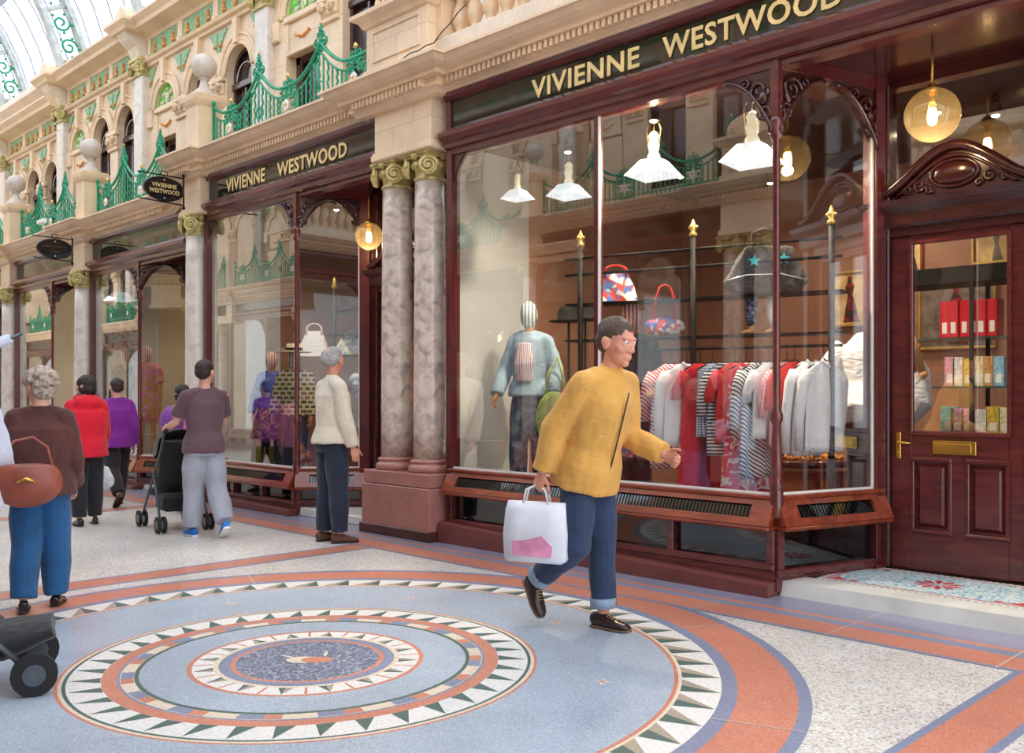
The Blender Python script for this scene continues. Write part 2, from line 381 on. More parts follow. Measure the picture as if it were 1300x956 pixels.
# straight bands over the rings
for x0,x1 in ((-34,5),):
    band(x0,x1,5.60,6.1,3,.0022); band(x0,x1,5.54,5.60,1,.0022); band(x0,x1,5.44,5.54,2,.0022); band(x0,x1,5.19,5.44,1,.0022); band(x0,x1,5.15,5.19,2,.0022)
for xc in (-15.8,-11.5,-7.13,-1.43):
    for a,b,mi in ((-.16,-.12,2),(-.12,.12,1),(.12,.16,2)): fl.poly([(xc+a,.35,.0016),(xc+b,.35,.0016),(xc+b,5.16,.0016),(xc+a,5.16,.0016)],mi)
for k in range(30):                        # pale expansion joints across the border
    x=-24+k*.93; fl.poly([(x,5.15,.0026),(x+.008,5.15,.0026),(x+.008,6.05,.0026),(x,6.05,.0026)],11)
for a in (.35,1.1,1.95,2.75,-.3):
    p=[(CX+r*math.cos(a+d/r),CY+r*math.sin(a+d/r),.0027) for r,d in ((2.13,-.004),(2.13,.004),(2.53,.004),(2.53,-.004))]
    fl.add(p,[(0,1,2,3)],11)
floor=struct(fl.build('floor',FM,fix=False))
# ================================================================== ARCHITECTURE
MIR=[]                                        # objects reflected to the opposite side of the arcade
def keep(o): MIR.append(o); return o
P1C,P2C,P3C,P4C,P5C=-7.35,-11.75,-15.6,-19.2,-22.9
LOW=-.38
# --- main cornice, runs with breaks forward at the piers and a swan-neck step down at the second pier
CPROF=[(0,4.20),(.07,4.21),(.10,4.245),(.13,4.26),(.13,4.335),(.21,4.335),(.215,4.375),(.26,4.385),(.30,4.41),(.335,4.45),(.36,4.455),(.36,4.48),(.16,4.50),(-1.05,4.50),(-1.05,4.42),(0,4.42)]
def brk(c,h,d=.12): return [(c-h,F,0),(c-h,F-d,0),(c+h,F-d,0),(c+h,F,0)]
def zs(pts,dz): return [(x,y,z+dz) for x,y,z in pts]
c1=MB(); path=[(5,F,0)]
hi=[(-11.75-.30,F-.12,0),(-11.75+.30,F-.12,0),(-11.75+.30,F,0)]+brk(P1C,.56)+[(5,F,0)]
c1.run(hi,CPROF)
struct(keep(c1.build('trim_1',STONE2)))
c2=MB(); sw=[]
for i in range(13):
    t=i/12; x=-12.42+.40*t; dz=LOW+(-LOW)*(t**2.2)
    sw.append((x,F,dz))
low=[(-26,F,LOW)]+zs(brk(P4C,.28),LOW)+zs(brk(P3C,.28),LOW)+sw
c2.run(low,CPROF); struct(keep(c2.build('trim_2',STONE2)))
# dentils
dn=MB()
def dents(x0,x1,y,dz):
    n=int((x1-x0)/.062)
    for k in range(n):
        x=x0+k*.062; dn.box(x,x+.034,y-.185,y-.12,4.268+dz,4.333+dz)
dents(-11.45,-7.92,F,0); dents(-7.92,-6.80,F-.12,0); dents(-6.79,1.2,F,0); dents(-12.05,-11.45,F-.12,0)
dents(-15.3,-12.5,F,LOW); dents(-18.9,-15.9,F,LOW)
struct(keep(dn.build('trim_3',STONE2)))
# stone piers above the capitals
def pier(c,h,dz,y=5.76,name='wall_pier'):
    m=MB(); m.box(c-h,c+h,y,6.3,3.74+dz,4.23+dz,bv=.006); m.box(c-h-.03,c+h+.03,y-.03,6.3,3.735+dz,3.80+dz,bv=.01); m.box(c-h-.015,c+h+.015,y-.015,6.3,3.80+dz,3.82+dz)
    return struct(keep(m.build('wall_front',STONE)))
pier(-7.31,.44,0); pier(P2C,.26,0)
for c in (P3C,P4C,P5C): pier(c,.24,LOW)
pier(-.55,.44,0)
# --- columns -----------------------------------------------------------------
def volute(m,c,nx,ny,r,mi=0):
    """spiral scroll standing in the plane whose normal is (nx,ny)"""
    tx,ty=-ny,nx; pts=[];rr=[]
    n=30
    for i in range(n+1):
        t=i/n; a=t*4.2*pi; q=r*(1-.86*t)
        u=q*math.cos(a); w=q*math.sin(a); pts.append((c[0]+tx*u+nx*(.035*t),c[1]+ty*u+ny*(.035*t),c[2]+w)); rr.append(.021*(1-.5*t))
    m.tube(pts,rr,6,mi)
    m.ball((c[0]+nx*.03,c[1]+ny*.03,c[2]),r*.2,8,6,mi)
    # drum behind the spiral
    k=14; ring0=[(c[0]+tx*r*.96*math.cos(2*pi*i/k)-nx*.03,c[1]+ty*r*.96*math.cos(2*pi*i/k)-ny*.03,c[2]+r*.96*math.sin(2*pi*i/k)) for i in range(k)]
    ring1=[(p[0]+nx*.035,p[1]+ny*.035,p[2]) for p in ring0]
    m.add(ring0+ring1,[list(range(k))[::-1],[k+i for i in range(k)]]+[[i,(i+1)%k,k+(i+1)%k,k+i] for i in range(k)],mi)
def capital(x,y,z0,r,h=.27):
    m=MB(); z1=z0+h
    m.lathe([(r*.92,0),(r*1.08,.01),(r*1.08,.03),(r*.96,.045),(r*1.0,.10),(r*1.25,.16),(r*1.15,.20)],(x,y,z0),24)
    for k in range(12):
        a=2*pi*k/12; m.ball((x+r*1.14*math.cos(a),y+r*1.14*math.sin(a),z0+.15),.024,8,6,0,(1,1,1.35))
    s=r*1.28
    for sx in (-1,1):
        for sy in (-1,1):
            d=1/math.sqrt(2); volute(m,(x+sx*s*.84,y+sy*s*.84,z0+.125),sx*d,sy*d,.092)
    m.box(x-s*.98,x+s*.98,y-s*.98,y+s*.98,z1-.055,z1-.03,bv=.006); m.box(x-s*1.06,x+s*1.06,y-s*1.06,y+s*1.06,z1-.03,z1,bv=.006)
    m.ball((x,y-s,z1-.04),.04,8,6); m.ball((x+s,y,z1-.04),.04,8,6)
    return m
def column(x,y,r,zb,zt,dz,label,mat=MARBLE,group=None):
    t=thing('marble_column',label,'column',(x,y,zb),0,group); keep(t)
    b=MB(); b.lathe([(r*1.0,0),(r*1.26,.0),(r*1.32,.02),(r*1.32,.05),(r*1.24,.07),(r*1.14,.078),(r*1.13,.09),(r*1.2,.098),(r*1.2,.115),(r*1.04,.128),(r,.13)],(x,y,zb),32)
    b.build('column_base',GRANITE,t)
    s_=MB(); n=8; H=zt-.27-(zb+.13)
    s_.lathe([(r*(1-.10*(i/n)**1.6),H*i/n) for i in range(n+1)],(x,y,zb+.13),32); s_.build('shaft',mat,t)
    capital(x,y,zt-.27,r*.9).build('capital',GOLDP,t)
    return t
column(-7.66,5.98,.165,.635,3.74,0,'left marble column of the pair on the pink granite block')
column(-7.14,5.98,.165,.635,3.74,0,'right marble column of the pair, beside the big shop window')
bl=thing('granite_plinth_block','pink granite block with dark foot carrying the paired marble columns','column plinth',(-7.37,6,0)); keep(bl)
m=MB(); m.box(-7.90,-6.83,5.71,6.3,.09,.50,bv=.006); m.box(-7.885,-6.845,5.725,6.3,.505,.635,bv=.006); m.build('block',GRANITE,bl)
m=MB(); m.box(-7.92,-6.81,5.69,6.3,0,.10,bv=.006); m.build('foot',GRANITEB,bl)
LBC=['pale marble column behind the man with the pushchair','pale marble column beyond the red coat, right of the cream lobby','pale marble column at the far left edge of the arcade']
for i,(c,dz) in enumerate(((P2C,0),(P3C,LOW),(P4C,LOW))):
    column(c,5.83,.135,.55+dz*.25,3.74+dz,dz,LBC[i],PMARBLE)
    b_=thing('granite_plinth_block',['pink granite foot block under the column behind the pushchair','pink granite foot block under the column beyond the red coat','pink granite foot block under the leftmost column'][i],'column plinth',(c,5.83,0)); keep(b_)
    m=MB(); m.box(c-.2,c+.2,5.63,6.2,.09,.55+dz*.25,bv=.006); m.build('block',GRANITE,b_); m=MB(); m.box(c-.22,c+.22,5.61,6.2,0,.1,bv=.006); m.build('foot',GRANITEB,b_)
# --- ball finials on pedestals -------------------------------------------------
def finial(c,dz,label):
    t=thing('ball_finial',label,'finial',(c,5.95,4.5+dz)); keep(t)
    m=MB(); z=4.5+dz; h=.20
    m.box(c-h,c+h,5.95-h,5.95+h,z,z+.10,bv=.01); m.box(c-.17,c+.17,5.78,6.12,z+.10,z+.70,bv=.008)
    m.run([(c-.17,5.78),(c+.17,5.78),(c+.17,6.12),(c-.17,6.12),(c-.17,5.78)],[(0,z+.66),(.03,z+.70),(.05,z+.74),(.06,z+.80),(.0,z+.82)])
    m.box(c-.21,c+.21,5.74,6.16,z+.80,z+.83,bv=.01); m.build('pedestal',STONE2,t)
    b=MB(); b.lathe([(.17,0),(.165,.03),(.12,.07),(.07,.12),(.055,.17),(.05,.22),(.075,.235),(.06,.25)],(c,5.95,z+.83),24)
    b.ball((c,5.95,z+1.235),.165,32,20); b.build('ball',STONEG,t)
finial(P2C,0,'stone ball on a pedestal right of the near oval sign, nearest of three')
finial(P3C,LOW,'stone ball on a pedestal between the two farther green balconies')
finial(P4C,LOW,'stone ball on a pedestal nearest the left edge')
# --- panelled pedestal over the paired columns and stone balustrade ------------
t=thing('stone_pedestal','large panelled stone pedestal at the end of the green balcony above the paired columns','pedestal',(-7.12,5.75,4.5)); keep(t)
m=MB(); a,b=-7.60,-6.67
m.box(a,b,5.55,6.2,4.5,4.99,bv=.006); m.box(a-.03,b+.03,5.52,6.2,4.5,4.56,bv=.008)
for q in ((a+.10,b-.10,4.62,4.64),(a+.10,b-.10,4.90,4.92)): m.box(q[0],q[1],5.535,5.56,q[2],q[3],bv=.004)
for q in ((a+.10,a+.12),(b-.12,b-.10)): m.box(q[0],q[1],5.535,5.56,4.64,4.90,bv=.004)
m.run([(a,6.2),(a,5.55),(b,5.55),(b,6.2)],[(0,4.97),(.03,4.98),(.05,5.02),(.07,5.04),(.12,5.06),(.12,5.10),(0,5.12)])
m.box(a,b,5.55,6.2,5.0,5.12); m.build('pedestal_body',STONE,t)
m=MB(); pts=[(-7.55,5.12)]+[(-7.13+.42*math.cos(u),5.12+.10+.22*math.sin(u)) for u in [pi-pi*i/14 for i in range(15)]]+[(-6.70,5.12)]
m.prism(pts,'y',5.62,5.80)
for sx in (-1,1): volute(m,(-7.13+sx*.33,5.63,5.22),0,-1,.09)
m.ball((-7.13,5.62,5.30),.08,12,8,0,(1.4,.6,1)); m.build('scrolled_crest',STONE2,t)
t=thing('stone_balustrade','cream stone balustrade with vase balusters above the right-hand fascia','balustrade',(-3,5.8,4.5)); keep(t)
m=MB(); m.box(-6.67,1.2,5.66,5.98,4.5,4.67,bv=.01); m.build('base_course',STONEW,t)
m=MB(); m.box(-6.67,1.2,5.64,6.0,5.13,5.25,bv=.02); m.build('coping',STONE2,t)
bp=[(.062,0),(.062,.03),(.05,.04),(.045,.06),(.034,.075),(.05,.11),(.072,.16),(.076,.20),(.062,.26),(.036,.32),(.03,.36),(.045,.38),(.03,.395),(.05,.42),(.058,.43),(.058,.46)]
bb=MB(); bb.lathe(bp,(0,0,0),16); bme=bb.mesh('baluster',STONE2)
for k in range(38):
    x=-6.52+k*.205
    o=bpy.data.objects.new('baluster',bme); COL.objects.link(o); o.parent=t; o.location=(x+3,5.82-5.8,4.67-4.5)
m=MB(); m.box(-6.67,-6.60,5.66,5.98,4.67,5.13); m.build('half_baluster_pier',STONE2,t)
# thin cable lying along the cornice
m=MB(); m.tube([(-6.95+.12*k, 5.50-.01*k, 4.53+(.012 if k%2 else 0)+(.05*max(0,k-4))) for k in range(9)],.006,6)
tag(m.build('cable',plain('grey_cable',(90,84,84),.5)),'thin grey cable trailing over the cornice below the stone balusters','cable')
# --- upper storey wall with arches ---------------------------------------------
UY=6.9
def arch_wall(m,xa,xb,zb,zt,xc,w,zo,zs_,y,dep,seg=14,ky=1):
    """front face of cell with arched hole (bottom zo, spring zs_), plus reveal"""
    m.poly([(xa,y,zb),(xc-w,y,zb),(xc-w,y,zs_),(xa,y,zs_)]); m.poly([(xc+w,y,zb),(xb,y,zb),(xb,y,zs_),(xc+w,y,zs_)])
    if zo>zb: m.poly([(xc-w,y,zb),(xc+w,y,zb),(xc+w,y,zo),(xc-w,y,zo)])
    A=[(xc-w*math.cos(pi*i/seg),zs_+w*math.sin(pi*i/seg)) for i in range(seg+1)]
    m.poly([(xa,y,zs_),(xc-w,y,zs_),(xc-w,y,zt),(xa,y,zt)]); m.poly([(xc+w,y,zs_),(xb,y,zs_),(xb,y,zt),(xc+w,y,zt)])
    for i in range(seg):
        (x0,z0),(x1,z1)=A[i],A[i+1]; m.poly([(x0,y,z0),(x1,y,z1),(x1,y,zt),(x0,y,zt)]); m.poly([(x0,y,z0),(x1,y,z1),(x1,y+dep,z1),(x0,y+dep,z0)])
    for x in (xc-w,xc+w): m.poly([(x,y,zo),(x,y+dep,zo),(x,y+dep,zs_),(x,y,zs_)])
    m.poly([(xc-w,y,zo),(xc+w,y,zo),(xc+w,y+dep,zo),(xc-w,y+dep,zo)])
def archivolt(m,xc,w,zs_,y,n=20):
    for (r0,d,rt) in ((w+.012,-.03,.020),(w+.07,-.015,.016),(w+.155,-.035,.022)):
        m.tube([(xc-r0*math.cos(pi*i/n),y+d*.6,zs_+r0*math.sin(pi*i/n)) for i in range(n+1)],rt,6)
    # flat face of the arch ring
    A=[];
    for i in range(n+1):
        c,s_=math.cos(pi*i/n),math.sin(pi*i/n); A+=[(xc-(w)*c,y-.018,zs_+w*s_),(xc-(w+.15)*c,y-.018,zs_+(w+.15)*s_)]
    m.add(A,[[2*i,2*i+1,2*i+3,2*i+2] for i in range(n)])
def upper_bay(xl,xr,dz,right_low=None):
    Z=lambda z: z+dz
    wall=MB(); trim=MB(); green=MB(); orange=MB(); cart=MB()
    pw=.21; L0=xl+pw; R0=xr-pw; n=3; cw=(R0-L0)/n; w=.40 if cw>1.25 else .36; zs_=Z(6.12)
    for k in range(n):
        xa=L0+k*cw; xb=xa+cw; xc=(xa+xb)/2
        if k==0:      # blind green arch over a low doorway
            arch_wall(wall,xa,xb,Z(4.1),Z(6.9),xc,w,Z(4.12),zs_,UY,.30)
            q=14; green.add([(xc-w*math.cos(pi*i/q),UY+.045,zs_+w*math.sin(pi*i/q)) for i in range(q+1)],[list(range(q+1))],0)
            wall.box(xc-w,xc+w,UY+.02,UY+.30,Z(5.62),Z(6.12)); trim.box(xc-w-.04,xc+w+.04,UY-.03,UY+.1,Z(6.04),Z(6.13),bv=.012)
            trim.box(xc-w,xc+w,UY-.0,UY+.06,Z(5.60),Z(5.66),bv=.01); trim.box(xc-w,xc-w+.05,UY,UY+.05,Z(5.66),Z(6.04)); trim.box(xc+w-.05,xc+w,UY,UY+.05,Z(5.66),Z(6.04))
            for j in range(7): orange.ball((xc-.15+.05*j,UY-.0,Z(5.84)-.05*math.sin(pi*j/6)),.022,8,6)
            # cartouche relief: vase with scrolls
            cart.ball((xc,UY+.025,zs_+.12),.07,12,8,0,(1,.4,1.5)); cart.ball((xc,UY+.025,zs_+.27),.03,10,6,0,(1.5,.5,.8))
            for sx in (-1,1):
                volute(cart,(xc+sx*.12,UY+.035,zs_+.19),0,-1,.042); volute(cart,(xc+sx*.18,UY+.035,zs_+.06),0,-1,.045)
            win=MB(); struct(keep(window_rect(xc,w,Z(4.12),Z(5.62))))
        else:
            arch_wall(wall,xa,xb,Z(4.1),Z(6.9),xc,w,Z(4.55),zs_,UY,.34)
            keep(window_arch(xc,w,Z(4.55),zs_))
        archivolt(trim,xc,w,zs_,UY)
        # keystone
        trim.prism([(xc-.045,Z(6.50)),(xc+.045,Z(6.50)),(xc+.07,Z(6.86)),(xc-.07,Z(6.86))],'y',UY-.08,UY+.02)
        for sx in (-1,1):                        # triangular leaf spandrels
            x0=xc+sx*(cw/2-.03); 
            sp=[(x0,Z(6.82)),(x0-sx*.24,Z(6.82)),(x0-sx*.10,Z(6.66)),(x0,Z(6.52))]
            green.prism(sp,'y',UY-.022,UY+.0,1); orange.ball((x0-sx*.05,UY-.03,Z(6.60)),.028,8,6)
    # imposts between arches
    for k in range(1,n):
        x=L0+k*cw; trim.box(x-.22,x+.22,UY-.07,UY+.02,Z(6.04),Z(6.13),bv=.015); trim.box(x-.18,x+.18,UY-.06,UY+.02,Z(5.84),Z(6.04),bv=.03)
        volute(trim,(x-.10,UY-.08,Z(5.95)),0,-1,.07); volute(trim,(x+.10,UY-.08,Z(5.95)),0,-1,.07); trim.box(x-.2,x+.2,UY-.04,UY+.02,Z(5.78),Z(5.84),bv=.01)
    for x in (L0,R0):
        trim.box(x-.05,x+.12 if x==L0 else x+.05,UY-.05,UY+.02,Z(5.84),Z(6.13),bv=.02)
    # wall margins behind pilasters
    wall.poly([(xl,UY,Z(4.1)),(L0,UY,Z(4.1)),(L0,UY,Z(6.9)),(xl,UY,Z(6.9))]); wall.poly([(R0,UY,Z(4.1)),(xr,UY,Z(4.1)),(xr,UY,Z(6.9)),(R0,UY,Z(6.9))])
    # string course, frieze, cornice
    trim.run([(xl,UY),(xr,UY)],[(0,Z(6.86)),(.05,Z(6.87)),(.06,Z(6.91)),(.11,Z(6.93)),(.13,Z(6.97)),(.0,Z(6.99))])
    wall.poly([(xl,UY,Z(6.9)),(xr,UY,Z(6.9)),(xr,UY,Z(7.45)),(xl,UY,Z(7.45))])
    trim.run([(xl,UY),(xr,UY)],[(0,Z(7.30)),(.05,Z(7.31)),(.07,Z(7.36)),(.20,Z(7.40)),(.30,Z(7.42)),(.32,Z(7.48)),(.40,Z(7.55)),(.40,Z(7.58)),(-.5,Z(7.60)),(-.5,Z(7.3))])
    npan=3; pwid=(xr-xl-.5)/npan
    for k in range(npan):
        a=xl+.25+k*pwid+.07; b=a+pwid-.14
        green.box(a,b,UY-.03,UY+.01,Z(7.00),Z(7.31),1)
        for q in range(3):
            x=a+(b-a)*(q+.5)/3
            for dx,dzz in ((-.025,0),(.028,.01),(0,.05),(.0,.09)): orange.ball((x+dx,UY-.045,Z(7.08)+dzz*1.3),.030,8,6)
        for x in (a-.07,b): trim.box(x,x+.07,UY-.06,UY+.01,Z(6.99),Z(7.32),bv=.01); 
        trim.box(a-.1,a,UY-.10,UY+.01,Z(6.93),Z(7.05),bv=.01)
    st=struct(keep(wall.build('wall_front',STONE,fix=False)))
    struct(keep(trim.build('trim_4',STONE2)))
    g=green.build('tympanum_panel',[GREENF,LEAF],None); struct(keep(g)); g.name='trim_5'
    o=orange.build('fruit_relief',ORANGEF,g,world=False); c=cart.build('cartouche',LEAFG,g,world=False)
def window_arch(xc,w,zo,zs_):
    t=empty('window_1',(xc,UY,zo)); struct(t)
    f=MB(); y0,y1=UY+.11,UY+.19; n=16; q=.065
    f.box(xc-w,xc-w+q,y0,y1,zo,zs_); f.box(xc+w-q,xc+w,y0,y1,zo,zs_); f.box(xc-w,xc+w,y0,y1,zo,zo+.08)
    f.box(xc-w,xc+w,y0-.03,y1,zs_-.22,zs_-.12,bv=.01); f.box(xc-.02,xc+.02,y0,y1,zo,zs_-.2)
    A=[]
    for i in range(n+1):
        c,s_=math.cos(pi*i/n),math.sin(pi*i/n)
        for r in (w,w-q): 
            for y in (y0,y1): A.append((xc-r*c,y,zs_+r*s_))
    fs=[]
    for i in range(n):
        b=4*i; fs+=[[b,b+4,b+6,b+2],[b+1,b+3,b+7,b+5],[b+2,b+6,b+7,b+3]]
    f.add(A,fs); f.build('window_frame',WOODD,t)
    g=MB(); g.add([(xc-w,y1-.03,zo),(xc+w,y1-.03,zo)]+[(xc+w*math.cos(pi*i/n),y1-.03,zs_+w*math.sin(pi*i/n)) for i in range(n+1)],[list(range(n+3))]); g.build('pane',MIRR2,t)
    s_=MB(); s_.tube([(xc-(w-.12)*math.cos(pi*i/n),y0-.01,zs_-.1+(w-.12)*math.sin(pi*i/n)) for i in range(n+1)],.007,5); s_.box(xc-w+.03,xc-.05,UY+.205,UY+.215,zo,zs_-.2); s_.build('glazing_bar',WHITEP,t)
    return t
def window_rect(xc,w,z0,z1):
    t=empty('door_2',(xc,UY,z0)); f=MB(); y0,y1=UY+.16,UY+.24
    f.box(xc-w,xc-w+.09,y0,y1,z0,z1); f.box(xc+w-.09,xc+w,y0,y1,z0,z1); f.box(xc-w,xc+w,y0,y1,z1-.1,z1); f.box(xc-w,xc+w,y0,y1,z0,z0+.3); f.box(xc-w+.12,xc-w+.16,y0-.01,y1,z0,z1-.1)
    f.build('door_leaf',WOODD,t); g=MB(); g.box(xc-w,xc+w,y1-.03,y1-.02,z0,z1); g.build('pane',MIRR2,t); return t
MIRR2=plain('dark_reflecting_glass',(52,34,34),.06,spec=.9,nv=.1)
def pilaster(c,dz,top=True):
    m=MB(); m.box(c-.17,c+.17,UY-.12,UY+.02,4.1+dz,6.76+dz,bv=.02); struct(keep(m.build('trim_6',PMARBLE)))
    m=MB(); z=6.74+dz
    m.box(c-.2,c+.2,UY-.15,UY,z,z+.03); m.box(c-.22,c+.22,UY-.2,UY,z+.24,z+.30,bv=.01)
    m.box(c-.17,c+.17,UY-.15,UY,z+.03,z+.24)
    for sx in (-1,1): volute(m,(c+sx*.17,UY-.17,z+.13),sx*.5,-.86,.10)
    m.ball((c,UY-.16,z+.16),.07,10,8); struct(keep(m.build('trim_7',GOLDP)))
    # console bracket and cornice break
    m=MB(); pts=[(UY,7.05+dz),(UY-.16,7.05+dz),(UY-.22,7.2+dz),(UY-.34,7.30+dz),(UY-.42,7.42+dz),(UY,7.42+dz)]
    m.prism(pts,'x',c-.17,c+.17); struct(keep(m.build('trim_8',STONEW)))
    m=MB(); m.run([(c-.26,UY+.05),(c-.26,UY-.40),(c+.26,UY-.40),(c+.26,UY+.05)],[(0,7.40+dz),(.05,7.41+dz),(.08,7.46+dz),(.14,7.52+dz),(.14,7.57+dz),(0,7.60+dz)]); m.box(c-.26,c+.26,UY-.40,UY,7.4+dz,7.6+dz)
    m.prism([(c-.25,7.6+dz),(c+.25,7.6+dz),(c+.2,7.72+dz),(c,7.86+dz),(c-.2,7.72+dz)],'y',UY-.42,UY-.2)
    struct(keep(m.build('trim_9',STONE2)))
UL=-.0
bays=[(-11.75,-7.35,.38),(-15.75,-11.75,0),(-19.35,-15.75,-.04),(-22.85,-19.35,-.40)]
for xl,xr,dz in bays: upper_bay(xl,xr,dz)
for c,dz in ((-7.35,.38),(-11.75,.0),(-15.75,0),(-19.35,-.04),(-22.85,-.40)): pilaster(c,dz)
m=MB(); m.box(-7.35,5,UY,UY+.3,4.4,8.0); m.box(-30,-22.85,UY,UY+.3,3.9,7.2); struct(keep(m.build('wall_front',STONE)))
for x in (-6.2,-4.7,-3.2,-1.7,-.2): keep(window_arch(x,.42,4.7,6.4))
# ================================================================== GREEN IRON BALCONY RAILINGS
def spiral(c,r,turns,start,sgn=1,n=18,thick=.010,m=None,y=0,r0=.15):
    pts=[]
    for i in range(n+1):
        t=i/n; a=start+sgn*t*turns*2*pi; q=r*(1-(1-r0)*t); pts.append((c[0]+q*math.cos(a),y,c[1]+q*math.sin(a)))
    m.tube(pts,thick,5)
def railing(x0,x1,ros,peaks,per,dz,label,mir=True):
    y=5.98; zb=4.52+dz
    t=thing('balcony_railing',label,'railing',((x0+x1)/2,y,zb),0); keep(t)
    def top(x):
        d=min(abs(x-p) for p in peaks); u=max(0,1-d/(per*.42))
        return zb+.50+.34*u**1.9
    N=int((x1-x0)/.045); xs=[x0+(x1-x0)*i/N for i in range(N+1)]
    m=MB(); m.tube([(x,y,top(x)) for x in xs],.022,6); m.build('top_rail',GREEN,t)
    m=MB(); m.tube([(x,y,top(x)-.11) for x in xs],.014,5); m.build('lower_rail',GREEN,t)
    m=MB(); m.box(x0,x1,y-.018,y+.018,zb+.03,zb+.055); m.box(x0,x1,y-.012,y+.012,zb+.12,zb+.135); m.build('bottom_rail',GREEN,t)
    for x in (x0,x1):
        m=MB(); m.box(x-.014,x+.014,y-.014,y+.014,zb,top(x)+.03); m.ball((x,y,top(x)+.05),.03,8,6); m.build('end_post',GREEN,t)
    k=0; x=x0+.085
    while x<x1-.04:
        if all(abs(x-r)>.20 for r in ros):
            m=MB(); zt=top(x)-.11
            n=14; m.tube([(x+(.009*math.sin(i*2.1) if k%2 else 0),y+(.009*math.cos(i*2.1) if k%2 else 0),zb+.05+(zt-zb-.05)*i/n) for i in range(n+1)],.0125,5)
            m.build('bar',GREEN,t)
        k+=1; x+=.088
    for r in ros:                                # rosette panels with scrolls
        if not x0-.05<r<x1+.05: continue
        m=MB(); zc=zb+.27; s=.95
        for sx in (-1,1):
            for sz in (-1,1):
                spiral((r+sx*.105,zc+sz*.125),.078,1.4,pi/2*(1-sz)+(.6 if sx>0 else 2.5),sx*sz,18,.015,m,y)
                spiral((r+sx*.045,zc+sz*.19),.040,1.2,0,-sx*sz,12,.013,m,y)
            m.tube([(r+sx*.185,y,zb+.05),(r+sx*.185,y,top(r)-.10)],.010,5)
            m.tube([(r+sx*.16*math.sin(u),y-.005,zc+.16*math.cos(u)) for u in [pi*i/12 for i in range(13)]],.009,5)
            spiral((r+sx*.07,top(r)+.035),.045,1.3,pi if sx>0 else 0,-sx,14,.010,m,y)
        for j in range(6):
            a=j*pi/3; m.ball((r+.10*math.cos(a),y,zc+.10*math.sin(a)),.028,8,6,0,(1,.5,1))
        m.tube([(r,y,top(r)),(r,y,top(r)+.10)],.012,6); m.build('scroll_panel',GREEN,t)
        w=MB()
        for j in range(6):
            a=j*pi/3+.3; w.ball((r+.038*math.cos(a),y-.03,zc+.038*math.sin(a)),.030,8,6,0,(1,.45,1))
        w.build('rosette',WHITEP,t); c=MB(); c.ball((r,y-.045,zc),.02,8,6); c.build('rosette_centre',GILT,t)
        g=MB(); g.ball((r,y,top(r)+.125),.022,8,6,0,(1,1,1.5))
        for sx in (-1,1): g.ball((r+sx*.025,y,top(r)+.115),.014,6,5)
        g.build('finial',GILT,t)
    for p in peaks:
        if not x0-.05<p<x1+.05: continue
        m=MB(); zt=top(p)
        for sx in (-1,1):
            spiral((p+sx*.075,zt-.01),.055,1.3,pi/2,-sx,16,.013,m,y); spiral((p+sx*.035,zt+.085),.036,1.2,-pi/2,sx,12,.011,m,y)
            spiral((p+sx*.04,zt-.09),.035,1.2,pi/2,sx,12,.010,m,y)
        m.tube([(p,y,zt-.12),(p,y,zt+.16)],.013,6); m.ball((p,y,zt+.02),.034,8,6,0,(1,.6,1.2)); m.ball((p,y,zt+.13),.026,8,6)
        for a in range(4): m.ball((p+.026*math.cos(a*pi/2),y,zt+.165+.026*math.sin(a*pi/2)),.015,6,5)
        # little ring in the bars
        m.build('peak_ornament',GREEN,t)
        m=MB(); m.tube([(p+.055*math.sin(u),y,zb+.32+.08*math.cos(u)) for u in [2*pi*i/14 for i in range(14)]],.009,5,closed=True); m.build('ring',GREEN,t)
        g=MB(); g.ball((p,y,zt+.215),.018,8,6); g.build('finial',GILT,t)
railing(-11.54,-7.62,[-11.08,-9.73,-8.38],[-11.75,-10.40,-9.05,-7.70],1.35,0,'green scrolled iron railing with white rosettes, nearest, above the second shop fascia')
railing(-15.38,-12.02,[-15.0,-13.75,-12.50],[-15.62,-14.38,-13.13,-11.9],1.25,LOW,'green scrolled iron railing between two stone balls, behind the oval name sign')
railing(-18.98,-15.82,[-18.6,-17.4,-16.2],[-19.2,-18.0,-16.8,-15.6],1.2,LOW,'green scrolled iron railing above the lobby with the framed pictures, second from left')
railing(-22.6,-19.42,[-22.2,-21.0,-19.8],[-22.8,-21.6,-20.4,-19.2],1.2,LOW,'green scrolled iron railing cut off by the left edge')
# white camera box on the cornice at far left
t=thing('security_camera','white box camera on the cornice in front of the second green railing from left','camera',(-16.6,5.62,4.2))
m=MB(); m.box(-16.74,-16.46,5.50,5.58,4.22,4.29,bv=.012); m.build('housing',WHITEP,t); m=MB(); m.tube([(-16.6,5.58,4.10),(-16.6,5.55,4.23)],.018,6); m.build('mount',WHITEP,t)
# ================================================================== SHOPFRONTS
def carved(m,x0,z0,w,h,y,sx):
    """relief scrolls on a spandrel"""
    spiral((x0+sx*w*.30,z0-h*.30),min(w,h)*.24,1.6,0,sx,20,.016,m,y); spiral((x0+sx*w*.16,z0-h*.62),min(w,h)*.17,1.4,pi,-sx,16,.014,m,y)
    spiral((x0+sx*w*.62,z0-h*.18),min(w,h)*.13,1.4,pi,sx,14,.012,m,y); m.ball((x0+sx*w*.2,y,z0-h*.42),.035,8,6,0,(1,.6,1.4))
def spandrel(L_,w,h,both=False):
    """2D outline of a bracket: corner at (0,0), extends +u by w and down by h with ogee underside"""
    pts=[(0,0),(w,0)]
    n=14
    for i in range(n+1):
        t=i/n; u=w*(1-t); v=-h*(0.16+.84*(t**2.0)) if t>0 else -h*.16
        pts.append((max(u,.03),v))
    pts.append((0,-h)); return pts
